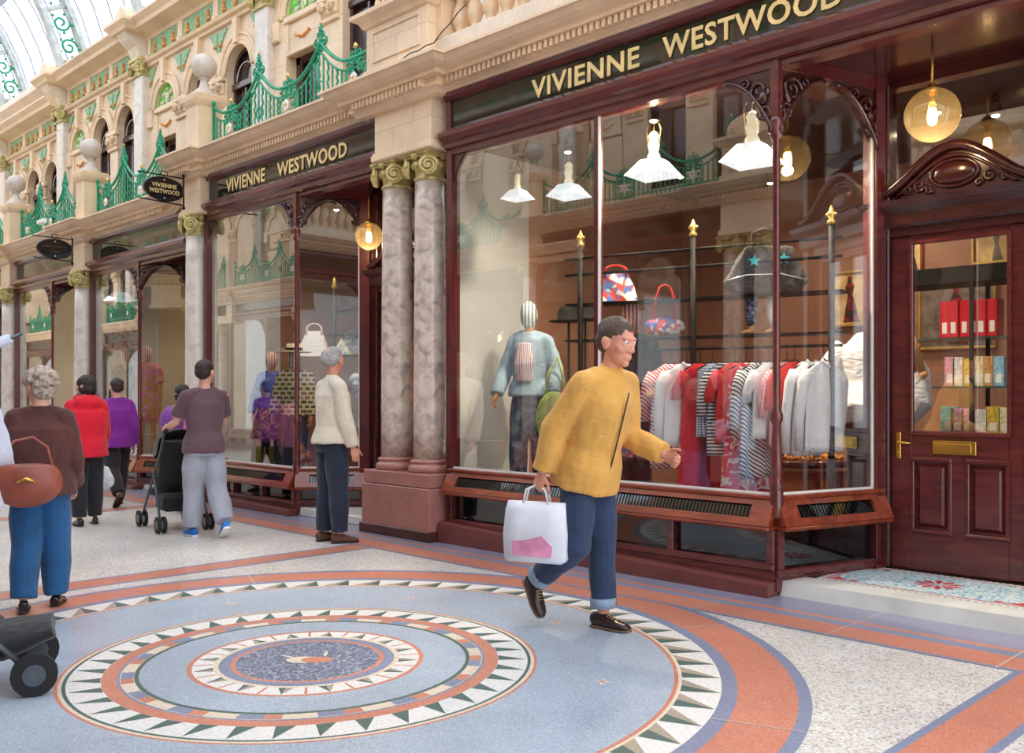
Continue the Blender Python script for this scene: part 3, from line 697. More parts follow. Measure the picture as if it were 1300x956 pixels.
def path_frame(p,q):
    d=Vector((q[0]-p[0],q[1]-p[1])); l=d.length; return l,Matrix.Translation((p[0],p[1],0))@Matrix.Rotation(math.atan2(d.y,d.x),4,'Z')
def panel_run(parent,p,q,zsill,zt,grille=True,first=False,npost=3,base=True,zb=.2,rz=(0,0)):
    """timber stall riser along p->q in world coordinates, local x along, local -y outward"""
    l,M=path_frame(p,q)
    dzs=zsill-.70
    z_s=zsill; z_m=zsill-.21; z_b=zb
    m=MB()
    m.box(0,l,-.035,.07,z_s-.035,z_s,bv=.008)                               # sill
    # sloping apron: top band, bottom band, ends
    def slab(x0,x1,t0,t1):
        y0=lambda t: -.02-.085*t; z0=lambda t: z_s-.035-(z_s-.035-z_m)*t
        m.add([(x0,y0(t0),z0(t0)),(x1,y0(t0),z0(t0)),(x1,y0(t1),z0(t1)),(x0,y0(t1),z0(t1)),(x0,y0(t0)+.05,z0(t0)),(x1,y0(t0)+.05,z0(t0)),(x1,y0(t1)+.05,z0(t1)),(x0,y0(t1)+.05,z0(t1))],
              [(0,1,2,3),(4,7,6,5),(0,4,5,1),(3,2,6,7),(0,3,7,4),(1,5,6,2)])
    e=.16; slab(0,l,0,.22); slab(0,l,.72,1.0); slab(0,e,.22,.72); slab(l-e,l,.22,.72)
    m.box(0,l,-.105,.02,z_m-.035,z_m,bv=.01)
    m.xf(M); m.build('apron_rail',WOODR,parent)  # orange light on the apron comes from the wood colour
    g=MB(); y0=-.02-.085*.25+.025; y1=-.02-.085*.72+.02
    za=z_s-.035-(z_s-.035-z_m)*.22; zc=z_s-.035-(z_s-.035-z_m)*.72
    g.poly([(e,y0,za),(l-e,y0,za),(l-e,y1,zc),(e,y1,zc)])
    g.xf(M); g.build('vent_glass',MIRRORG,parent,fix=False)
    gb=MB(); 
    for k in range(int((l-2*e)/.03)): 
        x=e+.01+k*.03; gb.tube([(x,y0-.004,za),(x,y1-.004,zc)],.003,4,cap=False)
    gb.xf(M); gb.build('vent_bars',BLACKI,parent)
    b=MB()
    b.box(0,l,-.01,.05,.03,z_b+.01); b.box(0,l,-.03,.04,z_b,z_b+.055,bv=.01); b.box(0,l,.03,.06,z_b,z_m-.03)
    k=max(1,npost)
    for i in range(k+1):
        x=i*(l-.06)/k; b.box(x,x+.06,-.03,.05,z_b+.05,z_m-.03,bv=.006)
    b.xf(M); b.build('stall_frame',WOOD,parent)
    d=MB(); d.poly([(0.02,.028,z_b+.05),(l-.02,.028,z_b+.05),(l-.02,.028,z_m-.03),(.02,.028,z_m-.03)]); d.xf(M); d.build('stall_glass',MIRRORG,parent,fix=False)
def glass_pane(parent,p,q,z0,z1,name='window_glass'):
    l,M=path_frame(p,q); m=MB(); m.box(.0,l,.010,.018,z0,z1); m.xf(M); return m.build(name,GLASS,parent)
def turned_post(m,x,y,zs,zt,r=.030):
    m.lathe([(r*1.5,zs-.16),(r*1.6,zs-.14),(r*1.6,zs+.02),(r*1.2,zs+.04),(r*1.7,zs+.06),(r*1.1,zs+.09),(r*1.45,zs+.13),(r*1.3,zs+.25),(r*.85,zs+.48),(r*1.5,zs+.52),(r*1.5,zs+.56),(r*.9,zs+.60),(r*.85,zt-.55),(r*1.5,zt-.52),(r*1.1,zt-.48),(r*1.6,zt-.42),(r*1.5,zt-.38)],(x,y,0),14)
    m.box(x-r*1.05,x+r*1.05,y-r*1.05,y+r*1.05,zt-.40,zt)
def shopfront(cfg):
    x0,xp,(rx,ry),x1,zsill,zt,dz=cfg['x0'],cfg['xp'],cfg['ret'],cfg['x1'],cfg['sill'],3.70+cfg['dz'],cfg['dz']
    t=thing('shopfront',cfg['label'],'shopfront',((x0+x1)/2,F,0)); keep(t)
    pb=cfg.get('plinth',(.2,.1))
    # fascia
    m=MB(); fprof=[(0,3.72),(.02,3.70),(.05,3.71),(.05,3.75),(.09,3.77),(.13,3.80),(.13,3.84),(.07,3.88),(.04,3.90),(0,3.90)]
    m.run([(x0,F,dz),(x1,F,dz)],fprof); m.run([(x0,F,dz),(x1,F,dz)],[(0,4.15),(.05,4.16),(.06,4.19),(.09,4.22),(0,4.22)])
    m.box(x0,x1,F,F+.14,3.66+dz,4.22+dz); m.box(x0,x0+.07,F-.03,F+.02,3.88+dz,4.17+dz); m.box(x1-.07,x1,F-.03,F+.02,3.88+dz,4.17+dz)
    m.build('fascia',WOOD,t)
    m=MB(); m.box(x0+.06,x1-.06,F-.012,F-.004,3.895+dz,4.155+dz); sg=m.build('sign_glass',MIRRORG,t)
    for txt,a,b in cfg.get('text',[]):
        me=text_mesh(txt,.165,.004,b-a); me.transform(Matrix.Rotation(pi/2,4,'X')); me.materials.append(GILTL)
        o=bpy.data.objects.new('gilt_lettering',me); COL.objects.link(o); o.parent=t; o.location=((a+b)/2-(x0+x1)/2,-.020,3.945+dz)
    # frames
    m=MB(); m.box(x0,x0+.075,F-.03,F+.09,pb[0],3.70+dz,bv=.006)
    if cfg.get('endframe',True): m.box(x1-.075,x1,F-.03,F+.09,pb[1],3.70+dz,bv=.006)
    m.box(x0,xp,F-.02,F+.08,zt-.05,zt+.02)
    for mx,h in cfg.get('mull',[]): m.box(mx-.018,mx+.018,F-.01,F+.06,zsill,zt)
    l,M=path_frame((xp,F),(rx,ry)); n=MB(); n.box(0,l,-.02,.08,zt-.05,3.79+dz); n.box(l-.10,l+.02,-.03,.10,.11,zt+.15,bv=.006); m.join(n,M)
    m.build('window_frame',WOODF,t)
    m=MB(); turned_post(m,xp,F+.01,zsill,zt); m.build('corner_post',WOOD,t)
    # carved brackets
    hb=cfg.get('bh',.42); m=MB(); sp=spandrel(0,.40,hb); m.prism([(xp-u,zt+v) for u,v in sp],'y',F-.01,F+.05); carved(m,xp-.02,zt-.03,.34,hb,F-.02,-1)
    m.tube([(xp-u,F-.02,zt+v) for u,v in sp[2:-1]],.018,6)
    m.build('carved_bracket',WOODD,t); m=MB()
    n=MB(); l2=l-.06; wq=min(.45,l2*.5); sp2=spandrel(0,wq,hb)
    n.prism([(u,zt+v) for u,v in sp2],'y',-.01,.05); carved(n,.02,zt-.03,wq*.85,hb,-.02,1); n.tube([(u,-.02,zt+v) for u,v in sp2[2:-1]],.018,6)
    n.prism([(l2-u,zt+v) for u,v in sp2],'y',-.01,.05); carved(n,l2-.02,zt-.03,wq*.85,hb,-.02,-1); n.tube([(l2-u,-.02,zt+v) for u,v in sp2[2:-1]],.018,6)
    m.join(n,M); m.build('carved_bracket',WOODD,t); m=MB()
    sp3=spandrel(0,.22,.3); m.prism([(x0+.07+u,zt+v) for u,v in sp3],'y',F-.0,F+.05)
    m.build('carved_bracket',WOODD,t)
    glass_pane(t,(x0+.06,F),(xp,F),zsill,zt); glass_pane(t,(xp,F),(rx,ry),zsill,zt)
    m=MB(); n=MB(); n.box(.06,xp-x0,-.002,.012,zsill,zsill+.014); m.join(n,path_frame((x0,F),(xp,F))[1]); n=MB(); n.box(0.02,l-.1,-.002,.012,zsill,zsill+.014); n.box(l-.115,l-.10,-.002,.012,zsill,zt-.3); m.join(n,M)
    for mx,h in cfg.get('mull',[]): m.box(mx+.018,mx+.030,F-.004,F+.02,zsill,zt)
    m.build('glazing_bead',WHITEP,t)
    panel_run(t,(x0+.02,F),(xp,F),zsill,zt,zb=pb[0]*.5+pb[1]*.5+.02,npost=cfg.get('npost',3)); panel_run(t,(xp,F),(rx,ry),zsill,zt,zb=.13,npost=1)
    # granite plinth
    m=MB(); d=.11
    a,b=pb; m.add([(x0-.02,F-d,0),(xp+.0,F-d,0),(xp+.0,F+.2,0),(x0-.02,F+.2,0),(x0-.02,F-d,a-.02),(xp,F-d,b-.02),(xp,F+.2,b),(x0-.02,F+.2,a),(x0-.02,F-d+.03,a),(xp,F-d+.03,b)],
              [(0,1,5,4),(1,2,6,9,5),(2,3,7,6),(3,0,4,8,7),(4,5,9,8),(8,9,6,7),(0,3,2,1)])
    m.build('granite_kerb',GRANITED,t)
    # porch soffit
    m=MB(); m.box(xp-.3,x1,F+.05,cfg['dy']+.1,3.74+dz,3.80+dz); m.run([(xp-.2,F+.14),(x1,F+.14)],[(0,3.66+dz),(.0,3.74+dz),(-.1,3.74+dz),(-.06,3.68+dz)])
    m.build('porch_soffit',WOODD,t)
    return t
SHOP1=shopfront(dict(x0=-6.78,xp=-3.34,ret=(-3.04,6.93),x1=-.75,sill=.70,dz=0,plinth=(.2,.1),mull=[(-4.95,0)],npost=4,dy=6.97,bh=.50,
    text=[('VIVIENNE',-5.66,-4.50),('WESTWOOD',-4.28,-2.84)],label='near shopfront with big plate window, gilt VIVIENNE WESTWOOD fascia right of the paired columns'))
SHOP2=shopfront(dict(x0=-11.60,xp=-9.43,ret=(-8.86,6.50),x1=-7.60,sill=.55,dz=0,plinth=(.12,.08),npost=3,dy=6.55,bh=.46,
    text=[('VIVIENNE',-11.02,-10.08),('WESTWOOD',-9.80,-8.40)],label='second shopfront left of the paired columns, where the man in the beige jacket looks in'))
SHOP3=shopfront(dict(x0=-15.45,xp=-13.66,ret=(-12.7,6.25),x1=-11.98,sill=.50,dz=LOW,plinth=(.10,.06),npost=3,dy=6.4,bh=.4,label='third shopfront with striped-headed figures, beyond the pushchair'))
SHOP4=shopfront(dict(x0=-19.05,xp=-17.17,ret=(-16.7,6.7),x1=-15.8,sill=.50,dz=LOW,plinth=(.10,.06),npost=3,dy=6.8,bh=.42,label='farthest shopfront at left with the open lobby arch beside its window'))
SHOP5=shopfront(dict(x0=-22.7,xp=-20.9,ret=(-20.4,6.5),x1=-19.35,sill=.50,dz=LOW,plinth=(.10,.06),npost=3,dy=6.6,bh=.42,label='shopfront sliver at the extreme left edge'))
# --- door joinery ----------------------------------------------------------------
def door(n,xa,xb,y,z0,label=None,leaf=True,dz=0):
    t=empty('door_%d'%n,((xa+xb)/2,y,z0)); struct(t)
    zd=2.56+dz
    m=MB(); m.box(xa-.13,xa,y-.05,y+.10,z0,3.70+dz,bv=.01); m.box(xb,xb+.13,y-.05,y+.10,z0,3.70+dz,bv=.01); m.box(xa-.13,xb+.13,y-.03,y+.10,zd,zd+.08)
    m.box(xa-.13,xb+.13,y-.02,y+.10,3.66+dz,3.76+dz)
    for x in (xa-.09,xb+.03): m.box(x,x+.015,y-.065,y-.04,z0+.3,3.6+dz)
    m.build('door_frame',WOODD,t)
    m=MB(); c=(xa+xb)/2; hw=(xb-xa)/2+.16
    m.run([(c-hw+.03,y+.05),(c-hw+.03,y-.05),(c+hw-.03,y-.05),(c+hw-.03,y+.05)],[(0,zd+.06),(.02,zd+.08),(.02,zd+.16),(.04,zd+.18),(.07,zd+.21),(.09,zd+.25),(0,zd+.27)])
    m.box(c-hw+.03,c+hw-.03,y-.05,y+.06,zd+.06,zd+.27)
    for k in range(int(2*hw/.035)): m.ball((c-hw+.03+k*.035,y-.085,zd+.195),.012,6,5)
    m.build('door_cornice',WOODD,t)
    m=MB(); up=[]; N=24
    def top(u): u=abs(u)/hw; return zd+.30+.30*(.5+.5*math.cos(pi*min(1,u*1.12)))**.9
    pts=[(c-hw,zd+.27)]+[(c-hw+2*hw*i/N,top(-hw+2*hw*i/N)) for i in range(N+1)]+[(c+hw,zd+.27)]
    m.prism(pts,'y',y-.03,y+.05)
    m.tube([(p[0],y-.06,p[1]) for p in pts[1:-1]],.035,8); m.tube([(p[0],y-.045,p[1]-.07) for p in pts[5:-5]],.014,6)
    m.ball((c,y-.035,zd+.405),.105,20,12,0,(1.45,.35,.78)); m.tube([(c+.165*math.cos(a),y-.04,zd+.405+.095*math.sin(a)) for a in [2*pi*i/24 for i in range(24)]],.014,6,closed=True)
    for sx in (-1,1):
        spiral((c+sx*.24,zd+.35),.05,1.5,0,sx,14,.013,m,y-.04); spiral((c+sx*.33,zd+.33),.035,1.4,pi,-sx,12,.011,m,y-.04); spiral((c+sx*.17,zd+.31),.03,1.3,0,sx,12,.010,m,y-.04)
    m.build('pediment',WOODD,t)
    m=MB(); m.box(xa,xb,y+.02,y+.028,zd+.28,3.68+dz); m.build('transom_glass',GLASS,t)
    if leaf:
        w=xb-xa; s=.15
        zg0,zg1=1.12,zd-.06
        m=MB(); yy0,yy1=y,y+.05
        m.box(xa,xa+s,yy0,yy1,z0+.01,zd,bv=.004); m.box(xb-s+.04,xb,yy0,yy1,z0+.01,zd,bv=.004); m.box(xa+s,xb-s+.04,yy0,yy1,zg1,zd); m.box(xa+s,xb-s+.04,yy0,yy1,.92,zg0); m.box(xa+s,xb-s+.04,yy0,yy1,z0+.01,.40)
        m.box(c-.055+.02,c+.055+.02,yy0,yy1,.40,.92)
        lf=m.build('door_leaf',WOOD,t)
        WORLD[lf.name]=WORLD[t.name]
        for a,b in ((xa+s,c-.035),(c+.075,xb-s+.04)):
            m=MB(); q=.035
            m.box(a,b,y+.02,y+.03,.40,.92)
            m.add([(a+.06,y-.004,.46),(b-.06,y-.004,.46),(b-.06,y-.004,.86),(a+.06,y-.004,.86),(a+.03,y+.021,.43),(b-.03,y+.021,.43),(b-.03,y+.021,.89),(a+.03,y+.021,.89)],[(0,1,2,3),(0,4,5,1),(1,5,6,2),(2,6,7,3),(3,7,4,0)])
            for r in ((a-.01,b+.01,.385,.415),(a-.01,b+.01,.905,.94)): m.box(r[0],r[1],y-.02,y+.01,r[2],r[3],bv=.008)
            for r in ((a-.01,a+.02),(b-.02,b+.01)): m.box(r[0],r[1],y-.015,y+.01,.41,.91,bv=.006)
            m.build('raised_panel',WOOD,lf)
        m=MB()
        for r in ((xa+s-.02,xb-s+.06,zg0-.025,zg0+.01),(xa+s-.02,xb-s+.06,zg1-.01,zg1+.02)): m.box(r[0],r[1],y-.02,y+.01,r[2],r[3],bv=.008)
        for r in ((xa+s-.02,xa+s+.012),(xb-s+.03,xb-s+.06)): m.box(r[0],r[1],y-.018,y+.01,zg0,zg1,bv=.006)
        m.build('glazing_moulding',WOOD,lf)
        m=MB(); m.box(xa+s,xb-s+.04,y+.022,y+.030,zg0,zg1); m.build('door_glass',GLASS,lf)
        m=MB(); m.box(xa+.035,xa+.072,y-.012,y,.92,1.12,bv=.004); m.tube([(xa+.053,y-.01,1.045),(xa+.053,y-.05,1.045),(xa+.075,y-.055,1.045),(xa+.16,y-.05,1.04)],[.011,.011,.010,.008],8); m.ball((xa+.053,y-.012,.965),.009,8,6); m.build('door_handle',BRASS,lf)
        m=MB(); xl=xa+.30; m.box(xl,xl+.30,y-.012,y,.965,1.065,bv=.004); m.box(xl+.03,xl+.27,y-.018,y-.01,.985,1.045,bv=.003); m.build('letter_plate',BRASS,lf)
    return t
door(1,-2.99,-2.07,6.97,.11)
door(3,-8.72,-7.80,6.56,.10,leaf=False)
struct_door3_leaf=None
# side window right of the door (mostly out of frame)
glass_pane(SHOP1,(-1.94,6.97),(-1.0,6.4),.70,3.6)
# --- porch steps ---------------------------------------------------------------------
m=MB(); m.add([(-3.33,5.90,0),(-.6,5.90,0),(-.6,6.12,0),(-3.28,6.12,0)]+[(-3.33,5.91,.105),(-.6,5.91,.105),(-.6,6.12,.112),(-3.28,6.12,.112)],[(0,1,5,4),(1,2,6,5),(2,3,7,6),(3,0,4,7),(4,5,6,7)])
m.xf(Matrix.Translation((0,.04,0)))
tag(m.build('marble_doorstep',WHITEM),'worn white marble doorstep edging the mosaic in front of the panelled door','step')
m=MB(); m.box(-3.4,-.6,6.10,7.0,0,.108,0); Z=.1085
def mp(pts,mi,z): m.poly([(x,y,z) for x,y in pts],mi)
ax,bx,ay,by=-3.18,-1.80,6.19,6.90
mp([(-3.4,6.13),(-.6,6.13),(-.6,6.97),(-3.4,6.97)],0,Z)
def scal(ax,bx,ay,by,step,amp):
    pts=[]; 
    def edge(p,q,nx,ny):
        l=math.hypot(q[0]-p[0],q[1]-p[1]); n=max(2,int(l/step))
        for i in range(n):
            t=i/n; a=(p[0]+(q[0]-p[0])*t,p[1]+(q[1]-p[1])*t); t2=(i+.5)/n; b=(p[0]+(q[0]-p[0])*t2,p[1]+(q[1]-p[1])*t2)
            pts.append(a); pts.append((b[0]+nx*amp,b[1]+ny*amp))
    edge((ax,ay),(bx,ay),0,-1); edge((bx,ay),(bx,by),1,0); edge((bx,by),(ax,by),0,1); edge((ax,by),(ax,ay),-1,0); return pts
mp(scal(ax,bx,ay,by,.045,.022),1,Z+.0006)
def inset(d): return [(ax+d,ay+d),(bx-d,ay+d),(bx-d,by-d),(ax+d,by-d)]
mp(inset(.035),2,Z+.0010); mp(inset(.05),3,Z+.0014)
cx,cy=(ax+bx)/2,(ay+by)/2
for k in range(10):
    a=2*pi*k/10; r=.17; c_,s_=math.cos(a),math.sin(a)
    mp([(cx+.02*c_,cy+.02*s_),(cx+r*.7*math.cos(a-.22),cy+r*.7*math.sin(a-.22)),(cx+r*c_,cy+r*s_),(cx+r*.7*math.cos(a+.22),cy+r*.7*math.sin(a+.22))],2,Z+.0018)
for sx,qx in ((1,ax+.06),(-1,bx-.06)):
    for sy,qy in ((1,ay+.06),(-1,by-.06)):
        mp([(qx,qy),(qx+sx*.13,qy+sy*.02),(qx+sx*.06,qy+sy*.06),(qx+sx*.02,qy+sy*.11)],2,Z+.0018)
        mp([(qx+sx*.16+.03*math.cos(t),qy+sy*.03+.025*math.sin(t)) for t in [2*pi*i/10 for i in range(10)]],2,Z+.0018)
tag(m.build('mosaic_porch_floor',[T_BLK,T_WM,T_RED,T_TESS],fix=False),'porch mosaic with red flower on pale blue and scalloped black border','mosaic')
m=MB(); m.box(-9.50,-7.92,5.93,6.75,0,.10,bv=.01); tag(m.build('marble_doorstep',WHITEM),'white marble step between the beige-jacketed man and the granite block','step')
for x0,x1,d in ((-13.6,-12.0,'white marble step hidden by the pushchair'),(-17.1,-15.8,'white marble step of the cream lobby at far left')):
    m=MB(); m.box(x0,x1,5.93,6.75,0,.08,bv=.01); tag(m.build('marble_doorstep',WHITEM),d,'step')
# --- globe lamps -----------------------------------------------------------------------
FIL=plain('glowing_filament',(255,232,180),.4,emit=22,ecol=(255,214,150)); BULB=plain('warm_bulb',(255,240,214),.4,emit=9,ecol=(255,206,140))
SPOTM=plain('spot_bulb',(255,240,220),.4,emit=40,ecol=(255,226,186))
def globe(x,y,z,r,zc,label,glow=True):
    t=thing('globe_lamp',label,'lamp',(x,y,zc))
    m=MB(); m.ball((x,y,z),r,40,24); m.build('globe',GLOBE,t)
    m=MB(); m.tube([(x,y,z+r),(x,y,zc)],.008,8); m.lathe([(.03,zc-.02),(.045,zc-.01),(.045,zc)],(x,y,0),16); m.lathe([(.045,z+r-.03),(.05,z+r),(.02,z+r+.03)],(x,y,0),16); m.build('hanging_rod',BRASS,t)
    m=MB(); m.lathe([(.022,z+.03),(.022,z+r-.02)],(x,y,0),10); m.build('lamp_holder',BRASS,t)
    m=MB(); m.lathe([(.008,z-.07),(.028,z-.055),(.033,z-.01),(.024,z+.04),(.016,z+.055)],(x,y,0),14); m.build('bulb',FIL,t)
    l=bpy.data.lights.new('globe_light','POINT'); l.energy=6; l.color=(1,.78,.5); l.shadow_soft_size=.04
    o=bpy.data.objects.new('globe_light',l); COL.objects.link(o); o.parent=t; o.location=(0,0,z-zc-.1)
    return t
globe(-2.50,6.47,3.27,.178,3.80,'smoked glass globe lamp hanging in the porch before the panelled door')
globe(-8.50,6.24,3.14,.150,3.78,'smoked glass globe lamp hanging left of the paired marble columns')
# --- hanging oval signs -------------------------------------------------------------------
def oval(c,z,label,lines,dull=()):
    y0=5.40; t=thing('oval_sign',label,'sign',(c,5.66,z))
    m=MB(); n=40; pts=[(y0+.265*math.cos(2*pi*i/n),z+.145*math.sin(2*pi*i/n)) for i in range(n)]
    m.prism(pts,'x',c-.012,c+.012); m.tube([(c,p[0],p[1]) for p in pts],.014,6,closed=True); bd=m.build('board',BLACKG,t)
    m=MB(); yb=5.665+.0
    m.tube([(c,yb,z-.20),(c,yb,z+.20)],.012,6); m.ball((c,yb,z+.21),.024,8,6); m.ball((c,yb,z-.21),.024,8,6)
    m.tube([(c,yb,z+.175),(c,y0-.34,z+.175)],.009,6); m.tube([(c,yb,z-.175),(c,y0-.32,z-.155)],.009,6)
    spiral_pts=[(c,y0+.0+.05*math.cos(a),z+.20+.03*math.sin(a)) for a in [i*.5 for i in range(13)]]; m.tube(spiral_pts,.006,5)
    m.tube([(c,y0,z+.14),(c,y0,z+.18)],.008,5); m.tube([(c,y0,z-.14),(c,y0,z-.17)],.008,5); m.build('iron_bracket',BLACKI,t)
    for q_,(dzz,w,h) in enumerate(dull):            # worn lettering, strokes only
        m=MB(); rnd=random.Random(5+q_); y=y0-w/2
        while y<y0+w/2-.012:
            lw=rnd.choice((.014,.020,.024)); m.box(c+.012,c+.016,y,y+.006,z+dzz,z+dzz+h)
            if lw>.014: m.box(c+.012,c+.016,y,y+lw,z+dzz+rnd.choice((0,h*.5,h-.006)),z+dzz+rnd.choice((0,h*.5,h-.006))*0+.006+dzz*0+0) if 0 else m.box(c+.012,c+.016,y,y+lw,z+dzz+h*.45,z+dzz+h*.45+.006)
            y+=lw+.012
        m.build('worn_lettering',plain('dull_bronze_paint',(110,78,50),.5),t)
    for txt,dzz,w,h in lines:
        me=text_mesh(txt,h,.002,w); me.materials.append(GILTL)
        # stand up, face +x
        me.transform(Matrix.Rotation(pi/2,4,'Z')@Matrix.Rotation(pi/2,4,'X'))
        o=bpy.data.objects.new('gilt_lettering',me); COL.objects.link(o); o.parent=t; o.location=(.016,y0-5.66,dzz)
    m=MB(); m.ball((c+.014,y0,z+.115),.010,6,5); m.ball((c+.014,y0,z-.115),.010,6,5); m.build('screw_cap',WHITEP,t)
    return t
oval(P2C,4.03,'black oval hanging sign lettered VIVIENNE WESTWOOD on the pier, nearer of the two',[('VIVIENNE',.015,.33,.055),('WESTWOOD',-.06,.40,.055)])
oval(P3C,3.68,'black oval hanging sign with dull gilt lettering, farther of the two, below the left railing',[],[(.012,.36,.042),(-.062,.14,.036)])
# ================================================================== INTERIORS
TAN=plain('terracotta_plaster',(160,116,94),.7,nv=.05,nscale=2); CREAMW=plain('cream_plaster',(216,206,180),.7,nv=.03,nscale=2)
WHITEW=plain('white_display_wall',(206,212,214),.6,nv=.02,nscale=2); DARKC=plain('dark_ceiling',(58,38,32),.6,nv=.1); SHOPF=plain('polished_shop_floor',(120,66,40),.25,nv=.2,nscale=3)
BROWNW=plain('brown_plaster',(150,108,86),.7,nv=.06,nscale=2)
def room(x0,x1,y1,wall,zc,ceil=DARKC,floorm=SHOPF,left=None,fz=.12,part=.95,wl=None,xp=-20.9,dy=6.7):
    y0=F+.16
    m=MB(); m.box(x0,x1,y1,y1+.08,0,zc); struct(m.build('wall_rear',wall))
    m=MB(); m.box(x0-.08,x0,y0+part,y1,0,zc); struct(m.build('wall_left',wl or wall))
    m=MB(); m.box(x1,x1+.08,y0+.6,y1,0,zc); struct(m.build('wall_right',wall))
    m=MB(); m.box(x0-.05,x0+.012,F+.09,y0+part,.4,3.9); struct(m.build('wall_left',WHITEW))
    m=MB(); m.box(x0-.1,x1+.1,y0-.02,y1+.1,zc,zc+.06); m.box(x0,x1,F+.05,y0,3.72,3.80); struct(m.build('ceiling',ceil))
    m=MB(); m.box(x0-.1,xp-.02,F+.2,dy,-.02,fz); m.box(x0-.1,x1+.1,dy,y1+.1,-.02,fz); struct(m.build('floor',floorm))
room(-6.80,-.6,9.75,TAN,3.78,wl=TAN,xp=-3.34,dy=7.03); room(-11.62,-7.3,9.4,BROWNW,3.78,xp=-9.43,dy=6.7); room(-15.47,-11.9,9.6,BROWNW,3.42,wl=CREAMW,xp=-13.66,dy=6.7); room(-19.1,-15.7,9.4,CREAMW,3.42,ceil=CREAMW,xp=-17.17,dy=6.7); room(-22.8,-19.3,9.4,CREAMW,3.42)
# display platforms inside the windows
def platform(x0,x1,y0,y1,z,mt,label):
    m=MB(); m.box(x0,x1,y0,y1,.13,z,bv=.01); tag(m.build('display_platform',mt),label,'platform')
platform(-6.7,-5.5,6.0,6.9,.46,WHITEW,'white display platform under the denim-jacket figure'); platform(-11.5,-9.5,6.0,6.9,.40,plain('grey_platform',(150,150,150),.5),'grey display platform in the second window')
platform(-15.3,-13.1,6.05,6.9,.42,WHITEW,'pale display platform in the third window')
# ceiling spots in each shop
def spot(x,y,z,label,group,aim=None,e=0):
    t=thing('ceiling_spotlight',label,'light',(x,y,z),0,group)
    m=MB(); m.lathe([(.02,0),(.028,-.02),(.028,-.05)],(x,y,z),12); m.lathe([(.03,-.06),(.042,-.08),(.05,-.17),(.046,-.175)],(x,y,z),14); m.build('housing',BLACKI,t)
    m=MB(); m.ball((x,y,z-.175),.030,12,8,0,(1,1,.5)); m.build('bulb',SPOTM,t)
    if e:
        l=bpy.data.lights.new('spot_light','SPOT'); l.energy=e; l.spot_size=2.5; l.spot_blend=.7; l.color=(1,.80,.58); l.shadow_soft_size=.06
        o=bpy.data.objects.new('spot_light',l); COL.objects.link(o); o.parent=t; o.location=(0,0,-.2)
for i,(x,y,e) in enumerate([(-5.75,6.45,110),(-5.1,8.9,40),(-4.3,7.6,0),(-3.9,9.0,75),(-2.6,8.0,28),(-4.6,6.2,330),(-3.75,6.35,260),(-1.8,9.0,28),(-5.6,8.0,0),(-2.9,7.6,0)]):
    spot(x,y,3.78,'small black ceiling spotlight inside the near shop','ceiling spotlights in the near shop',e=e)
for i,(x,y,e) in enumerate([(-10.4,6.5,60),(-9.5,6.5,60),(-8.4,8.2,30),(-10.2,8.6,20)]):
    spot(x,y,3.78,'small black ceiling spotlight inside the second shop','ceiling spotlights in the second shop',e=e)
for i,(x,y,e) in enumerate([(-14.0,7.2,30),(-13.3,7.6,30),(-17.2,7.8,60),(-16.4,8.8,40)]):
    spot(x,y,3.42,'small black ceiling spotlight in the far shops','ceiling spotlights in the far shops',e=e)
# ================================================================== GLASS ROOF
rb=8.0; R=4.75; zc0=7.0
def rp(a,r=R,dz=0): return (MY+r*math.cos(a),zc0+r*math.sin(a))
m=MB(); a0=.12; N=22
A=[a0+(pi-2*a0)*i/N for i in range(N+1)]
for i in range(N):
    y0,z0=rp(A[i]); y1,z1=rp(A[i+1]); m.poly([(-34,y0,z0),(6,y0,z0),(6,y1,z1),(-34,y1,z1)])
roof=struct(m.build('ceiling',ROOFG,fix=False))
m=MB()
for i in (0,4,8,11,14,18,22):
    y,z=rp(A[i],R-.05); m.box(-34,6,y-.07,y+.07,z-.10,z+.04)
x=-33.5
while x<5.9:
    m.tube([(x,)+rp(a,R-.03) for a in A],.018,4,cap=False); x+=.60
m.build('roof_glazing_bar',plain('grey_roof_paint',(166,174,188),.5),roof)
m=MB(); m.box(-34,6,UY-.3,UY+.9,7.50,7.62); m.box(-34,6,7.15,7.6,7.5,8.1); m2=m; struct(keep(m.build('trim_10',STONEW)))
def rib(x,label):
    t=thing('roof_rib',label,'roof rib',(x,MY,7.5))
    m=MB(); ri,ro=R-.62,R-.10
    AA=[.16+(pi-.32)*i/48 for i in range(49)]
    for r,tk in ((ri,.05),(ro,.05)):
        for i in range(48):
            (y0,z0),(y1,z1)=rp(AA[i],r-tk),rp(AA[i+1],r-tk); (y2,z2),(y3,z3)=rp(AA[i+1],r+tk),rp(AA[i],r+tk)
            m.add([(x-.09,y0,z0),(x-.09,y1,z1),(x-.09,y2,z2),(x-.09,y3,z3),(x+.09,y0,z0),(x+.09,y1,z1),(x+.09,y2,z2),(x+.09,y3,z3)],[(0,1,2,3),(4,7,6,5),(0,4,5,1),(2,6,7,3)])
    for i in range(1,48,4):
        (y0,z0),(y1,z1)=rp(AA[i],ri),rp(AA[i],ro); m.tube([(x,y0,z0),(x,y1,z1)],.05,6)
    m.build('arched_truss',plain('off_white_ironwork',(186,192,190),.5),t)
    for i in range(1,45,4):
        for q,sg in ((1.1,1),(2.9,-1)):
            g=MB(); a=AA[i]+(AA[1]-AA[0])*q; y,z=rp(a,(ri+ro)/2)
            pts=[]
            for k in range(17):
                u=k/16; b=u*2.6*pi*sg+a; rr=.17*(1-.8*u); pts.append((x,y+rr*math.cos(b),z+rr*math.sin(b)))
            g.tube(pts,.024,5)
            for w in range(5): g.ball((x,y+.19*math.cos(w*1.26),z+.19*math.sin(w*1.26)),.03,6,5)
            g.build('scroll_infill',GREEN,t)
    return t
